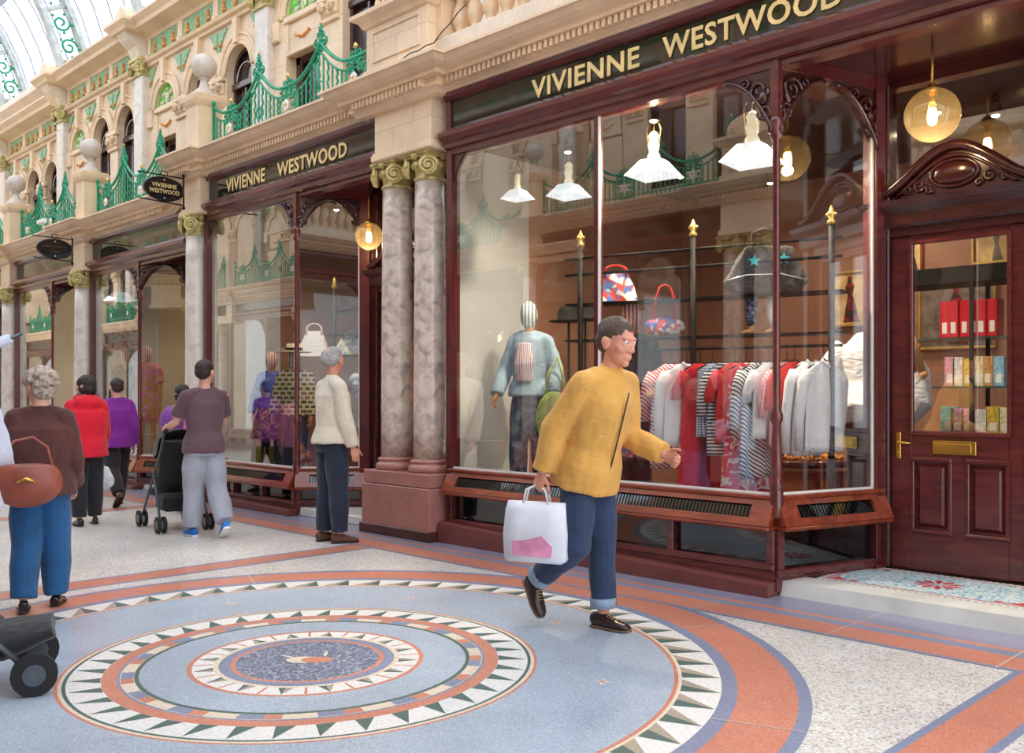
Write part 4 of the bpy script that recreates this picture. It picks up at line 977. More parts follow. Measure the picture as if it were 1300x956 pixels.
for x,l in ((-15.75,'white arched roof rib with green scrollwork at the top left, nearest'),(-19.35,'white arched roof rib with green scrollwork second from the left edge'),(-22.85,'white arched roof rib with green scrollwork cut by the left edge'),(-26.5,'white arched roof rib with green scrollwork farthest away')): rib(x,l)
# ================================================================== FABRICS
def stripes(name,c1,c2,freq=20,rot=(0,0,0),duty=.5,rough=.8,dist=0):
    m,nt,b=nt_new(name); v=coords(nt,'Object',(1,1,1),rot); w=tex(nt,'Wave',v,Scale=.157*freq,Distortion=dist); w.wave_type='BANDS'; w.bands_direction='X'
    L(nt,ramp(nt,w.outputs['Fac'],[(0,c1),(duty,c2)],'CONSTANT'),b.inputs['Base Color']); b.inputs['Roughness'].default_value=rough; return m
def gingham(name,c1,c2,freq=60):
    m,nt,b=nt_new(name); v=coords(nt,'Object'); a=tex(nt,'Wave',v,Scale=.157*freq); a.bands_direction='X'; c=tex(nt,'Wave',v,Scale=.157*freq); c.bands_direction='Z'
    mid=tuple((x+y)/2 for x,y in zip(c1,c2))
    A=ramp(nt,a.outputs['Fac'],[(0,c1),(.5,c2)],'CONSTANT'); B=ramp(nt,c.outputs['Fac'],[(0,c1),(.5,c2)],'CONSTANT')
    L(nt,mixc(nt,.5,A,B),b.inputs['Base Color']); b.inputs['Roughness'].default_value=.8; return m
def multi(name,stops,scale=8,dist=1.0,rough=.75,detail=4,interp='CONSTANT'):
    m,nt,b=nt_new(name); v=coords(nt,'Object'); n=tex(nt,'Noise',v,Scale=scale,Detail=detail,Distortion=dist)
    L(nt,ramp(nt,n.outputs[0],stops,interp),b.inputs['Base Color']); b.inputs['Roughness'].default_value=rough; return m
def harlequin(name,s=12):
    m,nt,b=nt_new(name); v=coords(nt,'Object',(s*1.6,s*1.6,s),(0,pi/4,pi/4)); c=tex(nt,'Checker',v,Scale=1.0)
    c.inputs['Color1'].default_value=C4((226,60,50)); c.inputs['Color2'].default_value=C4((60,96,176))
    vo=tex(nt,'Voronoi',coords(nt,'Object'),Scale=s*2); sp=nt.nodes.new('ShaderNodeSeparateColor'); L(nt,vo.outputs['Color'],sp.inputs[0])
    L(nt,mixc(nt,ramp(nt,sp.outputs[0],[(0,(0,0,0)),(.68,(255,255,255))],'CONSTANT'),c.outputs[0],(238,228,214)),b.inputs['Base Color']); b.inputs['Roughness'].default_value=.4; return m
def cloth(name,c,nv=.08,rough=.85,bm=.25):
    if name in _m: return _m[name]
    m,nt,b=nt_new(name); v=coords(nt,'Object'); n=tex(nt,'Noise',v,Scale=5,Detail=5); n2=tex(nt,'Noise',v,Scale=260,Detail=2); n3=tex(nt,'Noise',coords(nt,'Object',(1,1,2.2)),Scale=11,Detail=3,Distortion=.8)
    L(nt,ramp(nt,n.outputs[0],[(.3,tuple(x*(1-nv) for x in c)),(.7,tuple(min(255,x*(1+nv)) for x in c))]),b.inputs['Base Color']); b.inputs['Roughness'].default_value=rough
    b.inputs['Sheen Weight'].default_value=.15
    ad=nt.nodes.new('ShaderNodeMath'); ad.operation='MULTIPLY_ADD'; ad.inputs[1].default_value=.06; L(nt,n2.outputs[0],ad.inputs[0]); L(nt,n3.outputs[0],ad.inputs[2])
    bump(nt,b,ad.outputs[0],bm*1.6,.02); _m[name]=m; return m
SKIN=plain('skin',(222,168,144),.5,nv=.06,nscale=6); SKIN2=plain('skin_ruddy',(214,150,126),.5,nv=.07,nscale=6)
SKIN.node_tree.nodes['Principled BSDF'].inputs['Subsurface Weight'].default_value=.08
MANQ=plain('mannequin_wood_skin',(214,160,110),.4,nv=.06); EYEW=plain('eye_white',(232,228,222),.2); EYED=plain('eye_iris',(60,44,34),.15)
# ================================================================== FIGURE BUILDER
def remesh(mb,voxel,smooth,name,mat,wr=0.0,wfreq=9,seed=0,shade=True):
    me=mb.mesh('tmp',mat); o=bpy.data.objects.new('tmp',me); COL.objects.link(o)
    r=o.modifiers.new('r','REMESH'); r.mode='VOXEL'; r.voxel_size=voxel; r.use_smooth_shade=True
    if smooth: s_=o.modifiers.new('s','SMOOTH'); s_.factor=.5; s_.iterations=smooth
    dg=bpy.context.evaluated_depsgraph_get(); me2=bpy.data.meshes.new_from_object(o.evaluated_get(dg)); bpy.data.objects.remove(o); bpy.data.meshes.remove(me)
    me2.name=name
    if not me2.materials: me2.materials.append(mat)
    if wr:
        nr=[v.normal.copy() for v in me2.vertices]
        for v,n_ in zip(me2.vertices,nr):
            c=v.co; q=noise.noise(Vector((c.x*wfreq+seed,c.y*wfreq,c.z*wfreq*.55)))+.5*noise.noise(Vector((c.x*wfreq*2.3,c.y*wfreq*2.3+seed,c.z*wfreq*1.1)))
            v.co=c+n_*q*wr
    return me2
def addpart(name,me,parent):
    o=bpy.data.objects.new(name,me); COL.objects.link(o); o.parent=parent; return o
def hand(m,wr,d,n,s,curl=.35,k=1.0,thumb=.5):
    d,n,s=d.normalized(),n.normalized(),s.normalized()
    m.tube([wr-d*.02*k,wr,wr+d*.035*k,wr+d*.075*k,wr+d*.092*k],[(.026*k,.020*k),(.028*k,.019*k),(.040*k,.017*k),(.042*k,.016*k),(.030*k,.012*k)],12,ref=n)
    for i,ln in enumerate((.070,.080,.074,.058)):
        p=wr+d*(.084-.004*abs(i-1.3))*k+s*(.030-.0205*i)*k; a=0; pts=[p-d*.02*k,p]; rr=[.0095*k]*2
        for j,f in enumerate((.45,.32,.26)):
            a+=curl*(.8+.5*j); dd=(d*math.cos(a)-n*math.sin(a)); p=p+dd*ln*f*k; pts.append(p); rr.append((.0092-.0008*j)*k)
        m.tube(pts,rr,8); m.ball(pts[-1],rr[-1],8,6)
    b=wr+d*.022*k+s*.024*k; a=thumb; dirs=(s*.75+d*.65-n*.25).normalized(); p1=b+dirs*.042*k; d2=(dirs*.5+d*.7-n*.35*a).normalized(); p2=p1+d2*.032*k; p3=p2+(d2-n*.3*a).normalized()*.026*k
    m.tube([b-dirs*.015*k,b,p1,p2,p3],[.014*k,.0135*k,.0115*k,.0105*k,.009*k],8); m.ball(p3,.009*k,8,6)
def head_geo(m,c,R,k,fem=False,nose=1.0):
    """c centre, R rotation matrix (3x3) face +y, k scale (1 = 0.235 m head)"""
    def P(x,y,z): return c+R@Vector((x*k,y*k,z*k))
    def eb(x,y,z,rx,ry,rz,seg=20,rg=14):
        q=MB(); q.ball((0,0,0),1,seg,rg,0,(rx*k,ry*k,rz*k)); M=Matrix.Translation(P(x,y,z))@R.to_4x4(); m.join(q,M)
    eb(0,-.012,.030,.076,.096,.086); eb(0,.020,-.010,.066,.078,.078); eb(0,.035,-.060,.050,.055,.050); eb(0,.070,-.092,.024,.022,.020)
    eb(0,.082,.030,.050,.014,.013)                                            # brow
    for sx in (-1,1):
        eb(sx*.040,.056,-.020,.024,.024,.024); eb(sx*.078,-.005,-.008,.010,.020,.032); eb(sx*.084,-.012,.002,.008,.018,.022); eb(sx*.033,.077,.002,.016,.011,.008)
    m.tube([P(0,.088,.020),P(0,.097,.0),P(0,.107,-.022),P(0,.100,-.032)],[.007*k,.009*k,.012*k,.009*k],10)
    for sx in (-1,1): eb(sx*.012,.100,-.030,.009,.011,.008,10,8)
    m.tube([P(-.026,.086,-.058),P(0,.096,-.054),P(.026,.086,-.058)],[.004*k,.0075*k,.004*k],8); m.tube([P(-.022,.086,-.066),P(0,.094,-.067),P(.022,.086,-.066)],[.004*k,.008*k,.004*k],8)
    return P
def figure(name,label,loc,heading,H=1.75,fem=False,lean=0.0,legs=((0,0),(0,0)),arms=((0,.12,.15),(0,.12,.15)),head_yaw=0,head_pitch=0,
           top=None,bottom=None,shoes=None,hair=None,skin=SKIN,voxel=.009,build=1.0,manq=None,twist=0,cat='person',group=None,curl=.4,skirt=None,extra=None,z0=0,abd=.03,eyes=True):
    rz=heading-pi/2
    t=thing(name,label,cat,(loc[0],loc[1],z0),rz,group); WORLD.pop(t.name,None)
    V=Vector; b=build; h=H
    J={}
    def rx(a): return Matrix.Rotation(a,3,'X')
    # legs (index 0 = right/+x, 1 = left/-x)
    rel=[]
    for i,(sx,(a,kn)) in enumerate(zip((1,-1),legs)):
        d1=V((sx*abd,math.sin(a),-math.cos(a))).normalized(); a2=a-kn; d2=V((sx*abd*.3,math.sin(a2),-math.cos(a2))).normalized()
        hip=V((sx*.045*h*b**.3,0,0)); knee=hip+d1*.235*h; ank=knee+d2*.228*h; rel.append((hip,knee,ank,a2))
    low=min(r[2].z for r in rel); hz=.048*h-low
    pel=V((0,0,hz)); LG=[(r[0]+pel,r[1]+pel,r[2]+pel,r[3]) for r in rel]
    Rl=rx(-lean); Rt=Matrix.Rotation(twist,3,'Z')@Rl
    def sp(z,y=0,x=0): return pel+Rt@V((x,y,z*h))
    sw=(.098 if fem else .112)*h
    J['sh']=[sp(.292,-.01,s*sw*.93) for s in (1,-1)]
    AR=[]
    for i,(sx,(a,ab,el)) in enumerate(zip((1,-1),arms)):
        s0=J['sh'][i]; d1=Rt@V((sx*math.sin(ab)*1.0,math.sin(a)*math.cos(ab),-math.cos(a)*math.cos(ab))); a2=a+el
        d2=Rt@V((sx*math.sin(ab)*.35,math.sin(a2),-math.cos(a2))); d1.normalize(); d2.normalize()
        e=s0+d1*.172*h; w=e+d2*.150*h; AR.append((s0,e,w,d1,d2,a2))
    hb=sp(.325); Rh=Matrix.Rotation(head_yaw,3,'Z')@rx(head_pitch-lean*.35); k=h*.132/.205*.98
    if manq: k*=1.0
    hc=hb+Rh@V((0,.014,.100*h))
    J.update(LG=LG,AR=AR,hc=hc,pel=pel,Rh=Rh,k=k)
    # --- body
    m=MB()
    if manq is None: P=head_geo(m,hc,Rh,k,fem)
    m.tube([hb-V((0,0,.02)),hb+(hc-hb)*.35,hc+Rh@V((0,-.012,-.03))],[(.056*b,.055*b),(.050*b**.5,.054),(.052,.055)],14,ref=Rt@V((0,1,0)))
    hw=(.090 if fem else .086)*h*b
    tor=[(-.03,.085*h*b,.062*h*b),(.02,hw,.066*h*b),(.09,.074*h*b,.055*h*b),(.17,.084*h*b,.060*h*b),(.25,.095*h*b,.060*h*b),(.295,.085*h,.045*h),(.325,.045*h,.033*h)]
    m.tube([sp(z) for z,_,_ in tor],[(a,c) for _,a,c in tor],20,ref=Rt@V((0,1,0)))
    for (hp,kn,an,a2) in LG:
        m.tube([hp+V((0,0,.02)),hp.lerp(kn,.35),kn,kn.lerp(an,.3),an],[.052*h*b,.046*h*b,.031*h*b,.031*h*b,.019*h],12)
    for i,(s0,e,w,d1,d2,a2) in enumerate(AR):
        m.ball(s0,.034*h*b**.6,12,8); m.tube([s0,s0.lerp(e,.4),e,e.lerp(w,.35),w],[.031*h*b**.6,.027*h*b**.6,.023*h,.022*h,.0155*h],12)
        sx=1 if i==0 else -1; fwd=Rt@V((0,1,0)); side=Rt@V((-sx,0,0))
        fw=(fwd-d2*fwd.dot(d2)); 
        if fw.length<.2: fw=V((0,0,1))-d2*d2.z
        nn=side-d2*side.dot(d2)
        hand(m,w,d2,-nn,fw,curl,h/1.78*.98)
    me=remesh(m,voxel,3,'body',skin); body=addpart('body',me,t)
    # --- feet / shoes
    for i,(hp,kn,an,a2) in enumerate(LG):
        s_=MB(); pitch=0 if abs(an.z-.048*h)<.02 else min(0,a2)*1.0
        L0=.150*h*1.0; q=MB(); kk=h/1.75
        secs=[(-.075,.030,.034,.040),(-.06,.036,.044,.044),(-.01,.037,.048,.048),(.05,.042,.036,.036),(.10,.046,.028,.028),(.145,.041,.023,.024),(.172,.022,.014,.018)]
        q.tube([(0,y*kk,zc*kk) for y,_,_,zc in secs],[(a*kk,c*kk) for _,a,c,_ in secs],14,ref=(0,0,1))
        q.v=[(x,y,max(z,.008)) for x,y,z in q.v]
        so=MB(); so.tube([(0,y*kk,.009) for y,_,_,_ in secs],[((a+.004)*kk,.010) for _,a,_,_ in secs],14,ref=(0,0,1))
        M=Matrix.Translation((an.x,an.y,an.z-.048*h))@Matrix.Translation((0,0,.05))@Matrix.Rotation(pitch,4,'X')@Matrix.Translation((0,0,-.05))@Matrix.Rotation(-.12*(1 if i==0 else -1),4,'Z')
        if shoes:
            me=remesh(q,.006,2,'shoe',shoes[0]); me.transform(M); so_=addpart('shoe',me,t)
            so.xf(M); so.build('sole',shoes[1],so_,world=False)
            l=MB()
            for j in range(4): l.tube([(-.02*kk,(.035+.016*j)*kk,(.075-.006*j)*kk),(0,(.038+.016*j)*kk,(.081-.006*j)*kk),(.02*kk,(.035+.016*j)*kk,(.075-.006*j)*kk)],.003,5)
            l.xf(M); l.build('lace',shoes[2] if len(shoes)>2 else shoes[1],so_,world=False)
    # --- trousers
    if bottom:
        mt,inf,hemf=bottom; m=MB(); g=inf
        m.tube([sp(z) for z in (-.045,.0,.04,.075)],[(hw+g*.8,.067*h*b+g),(hw+g,.070*h*b+g),(hw*.94+g*.7,.062*h*b+g*.8),(hw*.88+g*.5,.058*h*b+g*.6)],20,ref=Rt@V((0,1,0)))
        for (hp,kn,an,a2) in LG:
            end=kn.lerp(an,hemf)
            m.tube([hp+V((0,0,.0)),hp.lerp(kn,.15),hp.lerp(kn,.5),kn,kn.lerp(end,.4),end],[.046*h*b**.6+g*.5,.048*h*b**.6+g*.75,.047*h*b+g,.036*h*b+g,.036*h*b+g*1.1,.028*h*b+g*1.2],14)
        addpart('trousers',remesh(m,voxel*1.15,2,'trousers',mt,.010,7,3.1),t)
        if extra and extra.get('cuff'):
            for (hp,kn,an,a2) in LG:
                c=MB(); e1=kn.lerp(an,hemf-.13); e2=kn.lerp(an,hemf+.01); c.tube([e1,e2],.031*h*b+g*1.2,16); addpart('trouser_cuff',c.mesh('trouser_cuff',extra['cuff']),t)
    if skirt:
        mt,zt_,zb_,w0,w1=skirt; m=MB(); n=40; rows=10; vs=[]
        for r in range(rows+1):
            f=r/rows; z=zt_+(zb_-zt_)*f; ww=w0+(w1-w0)*f**.8
            for k_ in range(n):
                a=2*pi*k_/n; fo=1+.10*f*math.sin(a*7+z*4)+.05*f*math.sin(a*13)
                p=sp(0)+V((ww*fo*math.cos(a),ww*.72*fo*math.sin(a),z*h)); vs.append(p)
        m.add(vs,[[r*n+k_,r*n+(k_+1)%n,(r+1)*n+(k_+1)%n,(r+1)*n+k_] for r in range(rows) for k_ in range(n)]+[list(range(n)),[rows*n+k_ for k_ in range(n)]],0,True)
        addpart('skirt',m.mesh('skirt',mt),t)
    # --- top
    if top:
        mt,inf,hem,slv=top['mat'],top['inf'],top['hem'],top['sleeve']; g=inf; m=MB()
        gb=bottom[1] if bottom else 0; hq=max(hw,.093*h*b**.6+gb*.75); rows=[(hem,hq+g*.9,.073*h*b+g*1.1+gb*.5),(hem+.012,hq+g*.95,.074*h*b+g*1.1+gb*.5),(max(hem+.03,.035),hq*.97+g*.85,.071*h*b+g+gb*.4),(.09,.078*h*b+g,.060*h*b+g),(.17,.088*h*b+g,.064*h*b+g),(.25,.098*h*b+g*.8,.063*h*b+g*.8),(.295,.092*h+g*.5,.048*h+g*.5),(.318,.055*h+g*.5,.038*h+g*.5),(.335,.040*h+g*.4,.036*h+g*.4)]
        m.tube([sp(z) for z,_,_ in rows],[(a,c) for _,a,c in rows],22,ref=Rt@V((0,1,0)))
        for (s0,e,w,d1,d2,a2) in AR:
            m.ball(s0,.032*h*b**.6+g*.45,12,8); nb=sp(.318); m.tube([nb.lerp(s0,.15),nb.lerp(s0,.6),s0],[.030*h+g*.4,.031*h+g*.45,.030*h+g*.45],12)
            if slv=='long': m.tube([s0,s0.lerp(e,.4),e,e.lerp(w,.4),e.lerp(w,.95)],[.032*h*b**.6+g*.45,.030*h*b**.6+g*.6,.027*h+g*.8,.024*h+g*.8,.019*h+g*.8],14)
            elif slv=='short': m.tube([s0,s0.lerp(e,.35),s0.lerp(e,.72)],[.032*h*b**.6+g*.45,.031*h*b**.6+g*.7,.032*h*b**.6+g*1.0],14)
        if top.get('hood'):
            q=sp(.315,-.075); m.ball(q,.062*h,14,10,0,(1.5,.75,.9)); m.tube([sp(.335,.03,-.09),sp(.35,-.04,-.11),sp(.335,-.11,0),sp(.35,-.04,.11),sp(.335,.03,.09)],.030,8)
        if top.get('collar'):
            m.tube([sp(.325),sp(.352)],[(.068,.066),(.062,.062)],18,ref=Rt@V((0,1,0)))
        me=remesh(m,voxel*1.15,2,'top',mt,top.get('wr',.011),8,1.7); j=addpart(top.get('name','jacket'),me,t)
        if top.get('lining'): 
            m=MB(); m.tube([sp(.345,.04,-.075),sp(.362,-.035,-.10),sp(.345,-.10,0),sp(.362,-.035,.10),sp(.345,.04,.075)],.022,8); m.ball(sp(.34,-.075),.055,12,8,0,(1.5,.6,.8)); addpart('hood_lining',m.mesh('hood_lining',top['lining']),t)
        if top.get('zip'):
            m=MB(); m.tube([sp(z,.066*h*b+g*1.02+.004*math.sin(z*9)) for z in (hem+.01,.05,.1,.15,.2,.25,.29)],.005,5); addpart('zip',m.mesh('zip',top['zip']),t)
    # --- head extras
    if manq is not None:
        m=MB(); m.ball((0,0,0),1,32,22,0,(.072*k,.090*k,.118*k)); m.ball((0,.02*k,-.05*k),1,16,12,0,(.05*k,.06*k,.07*k)); m.xf(Matrix.Translation(hc)@Rh.to_4x4())
        addpart('head',remesh(m,.008,2,'head',manq),t)
    elif eyes:
        e=MB(); q=MB()
        for sx in (-1,1): e.ball(P(sx*.032,.083,.012),.0105*k,10,8); q.ball(P(sx*.032,.0915,.012),.0048*k,8,6)
        eo=addpart('eyes',e.mesh('eyes',EYEW),t); addpart('iris',q.mesh('iris',EYED),eo)
    if hair:
        hm,style=hair; m=MB()
        def hbp(x,y,z,rx_,ry_,rz_):
            q=MB(); q.ball((0,0,0),1,18,12,0,(rx_*k,ry_*k,rz_*k)); m.join(q,Matrix.Translation(hc+Rh@V((x*k,y*k,z*k)))@Rh.to_4x4())
        if style in('short','crew'):
            g=.0 if style=='crew' else .004
            hbp(0,-.020,.044,.080+g,.094+g,.080+g); hbp(0,-.050,.005,.073+g,.064+g,.066+g); 
        elif style=='balding':
            hbp(0,-.045,.012,.084,.072,.062); hbp(0,-.030,.045,.080,.080,.055); hbp(.02,-.02,.06,.06,.07,.058)
        elif style=='bob':
            hbp(0,-.018,.040,.090,.104,.090); hbp(0,-.050,-.020,.084,.066,.075); hbp(.06,-.01,-.02,.03,.05,.06); hbp(-.06,-.01,-.02,.03,.05,.06)
        elif style=='curly':
            rnd=random.Random(5)
            hbp(0,-.02,.045,.090,.104,.090); hbp(0,-.055,-.01,.084,.062,.07)
            for i in range(120):
                a=rnd.uniform(0,2*pi); u=rnd.uniform(-.25,1); r=math.sqrt(max(0,1-u*u)); x,y,z=.095*r*math.cos(a),-.02+.108*r*math.sin(a),.04+.095*u
                if y>.045 and z<.055: continue
                hbp(x,y,z,.022,.022,.020)
        elif style=='long':
            hbp(0,-.02,.042,.090,.104,.090); hbp(0,-.06,-.06,.085,.055,.13)
        me=remesh(m,.007,1,'hair',hm,.006,26,9.0); addpart('hair',me,t)
    t['_j']=0; del t['_j']
    return t,J
def world_pt(t,v):
    return Matrix.Translation(t.location)@Matrix.Rotation(t.rotation_euler.z,4,'Z')@v
# ================================================================== SHOP 1: RACK AND CLOTHES
def rk(px,zz=None):                      # position along the rack line from its station
    return None
RA,RC=Vector((-5.32,6.13,0)),Vector((-3.30,6.64,0)); RD=(RC-RA).normalized(); RN=Vector((-RD.y,RD.x,0))
def rack_at(px):
    t=(px-CXP)/FPX; d=Vector((VW[0]+RW[0]*t,VW[1]+RW[1]*t)); # intersect ray with rack line
    # RA + s*RD = k*d
    det=RD.x*(-d.y)-RD.y*(-d.x); s=(-RA.x*(-d.y)+RA.y*(-d.x))/det
    return RA+RD*s
t=thing('clothes_rack','tall black clothes rack with gold finials inside the near window','rack',(-4.3,6.38,.12))
m=MB(); pb_=rack_at(880); posts=[RA,pb_,RC]
for p in posts:
    q=MB(); q.tube([(p.x,p.y,.12),(p.x,p.y,2.68)],.024,10); q.lathe([(.05,.12),(.05,.14),(.026,.16)],(p.x,p.y,0),14); q.build('post',BLACKI,t)
    q=MB(); q.lathe([(.028,2.66),(.034,2.68),(.018,2.70),(.030,2.73),(.022,2.755),(.006,2.80)],(p.x,p.y,0),12)
    for a in range(4): q.ball((p.x+.032*math.cos(a*pi/2),p.y+.032*math.sin(a*pi/2),2.735),.014,8,6)
    q.build('finial',GILT,t)
A_=RA-RD*.15; B_=RC+RD*.08
for z in (2.56,2.42):
    q=MB(); q.tube([(A_.x,A_.y,z),(B_.x,B_.y,z)],.012,8); q.build('rail',BLACKI,t)
for z in (2.16,1.85):
    q=MB(); a=A_+RN*.0; b=B_
    c=[a-RN*.0,b-RN*.0,b+RN*.24,a+RN*.24]; q.add([(p.x,p.y,zz) for zz in (z,z+.015) for p in c],[(0,1,2,3),(4,7,6,5),(0,4,5,1),(1,5,6,2),(2,6,7,3),(3,7,4,0)]); q.build('shelf',BLACKI,t)
q=MB(); s0=rack_at(832); q.tube([(s0.x,s0.y,1.76),(B_.x,B_.y,1.76)],.011,8); q.build('hanging_rail',BLACKI,t)
HANGM=plain('black_hanger',(30,28,28),.4)
def garment(px,label,mat,zbot,slv=None,w=.20,flare=1.0,yaw=0,back=None,kind='shirt',zt=1.64,lean=0,trim=None,thick=.035):
    yaw=-.5+.15*math.sin(px)
    p=rack_at(px)+RN*0; t=thing(kind,label,kind.replace('_',' '),(p.x,p.y,1.76),math.atan2(RN.y,RN.x)+yaw)
    WORLD.pop(t.name,None)
    h=MB(); h.tube([(-.17,0,zt-.05-1.76),(0,0,zt+.02-1.76),(.17,0,zt-.05-1.76)],.006,6); h.tube([(0,0,zt+.02-1.76),(0,0,-.03),(0,.012,.012),(0,0,.02),(0,-.012,.008)],.003,5); h.build('hanger',HANGM,t)
    m=MB(); rows=14; n=28; vs=[]; rnd=random.Random(int(px)); ph=rnd.random()*6
    for r in range(rows+1):
        f=r/rows; z=zt-1.76-(zt-zbot)*f
        if f<.08: ww=w*(.35+.65*f/.08); z=zt-1.76-.07*(f/.08)
        else: ww=w*(1-.10*math.sin(min(1,f*2)*pi)*.6+(flare-1)*max(0,f-.2))
        for k in range(n):
            a=2*pi*k/n; fold=.35+.35*f; tk=thick*(1+.8*f*(flare-.5))*(1+fold*math.sin(a*5+ph+f*2)); vs.append((ww*math.cos(a)*(1+.03*math.sin(a*7+f*5)),tk*math.sin(a)+lean*f,z))
    m.add(vs,[[r*n+k,r*n+(k+1)%n,(r+1)*n+(k+1)%n,(r+1)*n+k] for r in range(rows) for k in range(n)]+[list(range(n)),[rows*n+k for k in range(n)]],0,True)
    m.build('fabric_body',mat,t,world=False)
    if slv:
        for sx in (-1,1):
            q=MB(); ln=slv; pts=[(sx*(w-.03),0,zt-1.76-.085),(sx*(w+.02),.005,zt-1.76-.16),(sx*(w+.035),.03,zt-1.76-.16-ln*.5),(sx*(w+.02),.045,zt-1.76-.16-ln)]
            q.tube(pts,[(.055,.038),(.052,.036),(.044,.03),(.036 if ln>.3 else .05,.028)],14,ref=(0,1,0)); q.build('sleeve',mat,t,world=False)
    if trim:
        q=MB(); q.tube([(-.06,-.03,zt-1.75),(0,-.05,zt-1.80),(.06,-.03,zt-1.75)],.012,6); q.build('collar',trim,t,world=False)
    return t
WSH=cloth('white_cotton',(236,238,246),.03,.8,.3); REDC=cloth('red_jersey',(216,34,56),.06); CORAL=cloth('coral_red_jersey',(222,52,58),.05); NAVY=cloth('navy_wool',(26,28,48)); 
STRW=stripes('red_white_chevron_stripe',(214,36,66),(240,236,238),75,(0,0,.0),.5); STRW=stripes('red_white_stripe',(206,32,62),(240,236,238),80,(0,.9,0),.5)
STNV=stripes('navy_white_stripe',(28,32,62),(236,236,240),75,(0,pi/2,0),.5); STNV2=stripes('navy_white_diagonal_stripe',(28,32,62),(236,236,240),75,(0,.95,0),.5)
GBL=gingham('blue_gingham',(52,86,160),(232,238,246),100); GPK=gingham('pink_gingham',(220,50,96),(246,226,232),120)
FLOR=multi('red_white_floral_print',[(0,(214,40,74)),(.52,(240,226,228)),(.62,(222,70,100))],9,1.6)
garment(853,'red and white diagonal striped shirt, leftmost on the rail',STRW,.80,.30,kind='shirt')
garment(872,'white long-sleeved shirt between the striped shirt and the long red dress',WSH,.98,.50,kind='shirt',w=.21,trim=WSH)
garment(889,'long plain red dress reaching the window floor',REDC,.60,.12,flare=1.35,kind='dress',w=.19)
garment(905,'small blue and white gingham top beside the long red dress',GBL,1.06,None,kind='blouse',w=.17)
garment(920,'navy and white striped jersey top',STNV,.92,.25,kind='jersey_top',w=.19)
garment(933,'short-sleeved coral red top with gathered shoulder',CORAL,1.02,.14,kind='blouse',w=.2)
garment(948,'long red and white floral dress',FLOR,.58,None,flare=1.5,kind='dress',w=.18)
garment(962,'navy and white diagonally striped cardigan',STNV2,.76,.42,kind='cardigan',w=.2)
garment(976,'plain white t-shirt behind the slim window post',WSH,1.06,.14,kind='t_shirt',w=.19)
garment(999,'pink gingham blouse right of the window post',GPK,1.0,.26,kind='blouse',w=.18)
garment(1009,'cherry red short-sleeved blouse between pink gingham and white shirts',CORAL,1.05,.20,kind='blouse',w=.19)
garment(1026,'crisp white long-sleeved shirt, left of the last pair on the rail',WSH,.94,.52,kind='shirt',w=.20,trim=WSH)
garment(1046,'crisp white long-sleeved shirt, rightmost on the rail',WSH,.97,.50,kind='shirt',w=.20,trim=WSH)
# --- bags --------------------------------------------------------------------------
HARL=harlequin('harlequin_leather',14); HARL2=harlequin('harlequin_leather_large',9)
def bowling_bag(c,w,h,d,mat,hm,label,rz=0,hh=.16,shape='round',parts='handle'):
    t=thing('handbag',label,'handbag',c,rz); WORLD.pop(t.name,None); m=MB()
    n=24; rows=10; vs=[]
    if shape=='round':
        m.ball((0,0,h/2),1,28,16,0,(w/2,d/2,h/2)); m.v=[(x,y,max(z,h*.08)) for x,y,z in m.v]
    else:
        m.add([(-w/2,-d/2,0),(w/2,-d/2,0),(w/2,d/2,0),(-w/2,d/2,0),(-w*.42,-d*.3,h*.5),(w*.42,-d*.3,h*.5),(w*.42,d*.3,h*.5),(-w*.42,d*.3,h*.5),(-w*.25,-.012,h),(w*.25,-.012,h),(w*.25,.012,h),(-w*.25,.012,h)],
              [(0,3,2,1),(0,1,5,4),(1,2,6,5),(2,3,7,6),(3,0,4,7),(4,5,9,8),(5,6,10,9),(6,7,11,10),(7,4,8,11),(8,9,10,11)])
    m.build('bag_body',mat,t,world=False)
    for y in (-d*.18,d*.18):
        q=MB(); q.tube([(-w*.25,y,h*.82),(-w*.24,y,h+hh*.5),(-w*.12,y*.6,h+hh*.92),(0,y*.5,h+hh),(w*.12,y*.6,h+hh*.92),(w*.24,y,h+hh*.5),(w*.25,y,h*.82)],.009,8); q.build('handle',hm,t,world=False)
    return t
REDL=plain('red_leather',(216,44,40),.35,nv=.05); TANL=plain('tan_leather',(170,100,60),.4,nv=.1)
AX=math.atan2(RW[1],RW[0])
p=onp(812,568,6.28); bowling_bag((p[0],6.28,p[1]-.10),.40,.22,.16,HARL,REDL,'red white and blue harlequin bowling bag held by the red-striped figure',AX,.22)
p=rack_at(838)+RN*.10; bowling_bag((p.x,p.y,1.87),.34,.17,.14,HARL,REDL,'harlequin handbag with tall red looped handle on the rack shelf',AX,.26)
p=rack_at(775)+RN*.10; bowling_bag((p.x,p.y,2.18),.36,.26,.18,HARL2,REDL,'peaked orange and blue harlequin bag high on the rack shelf',AX,.05,'trap')
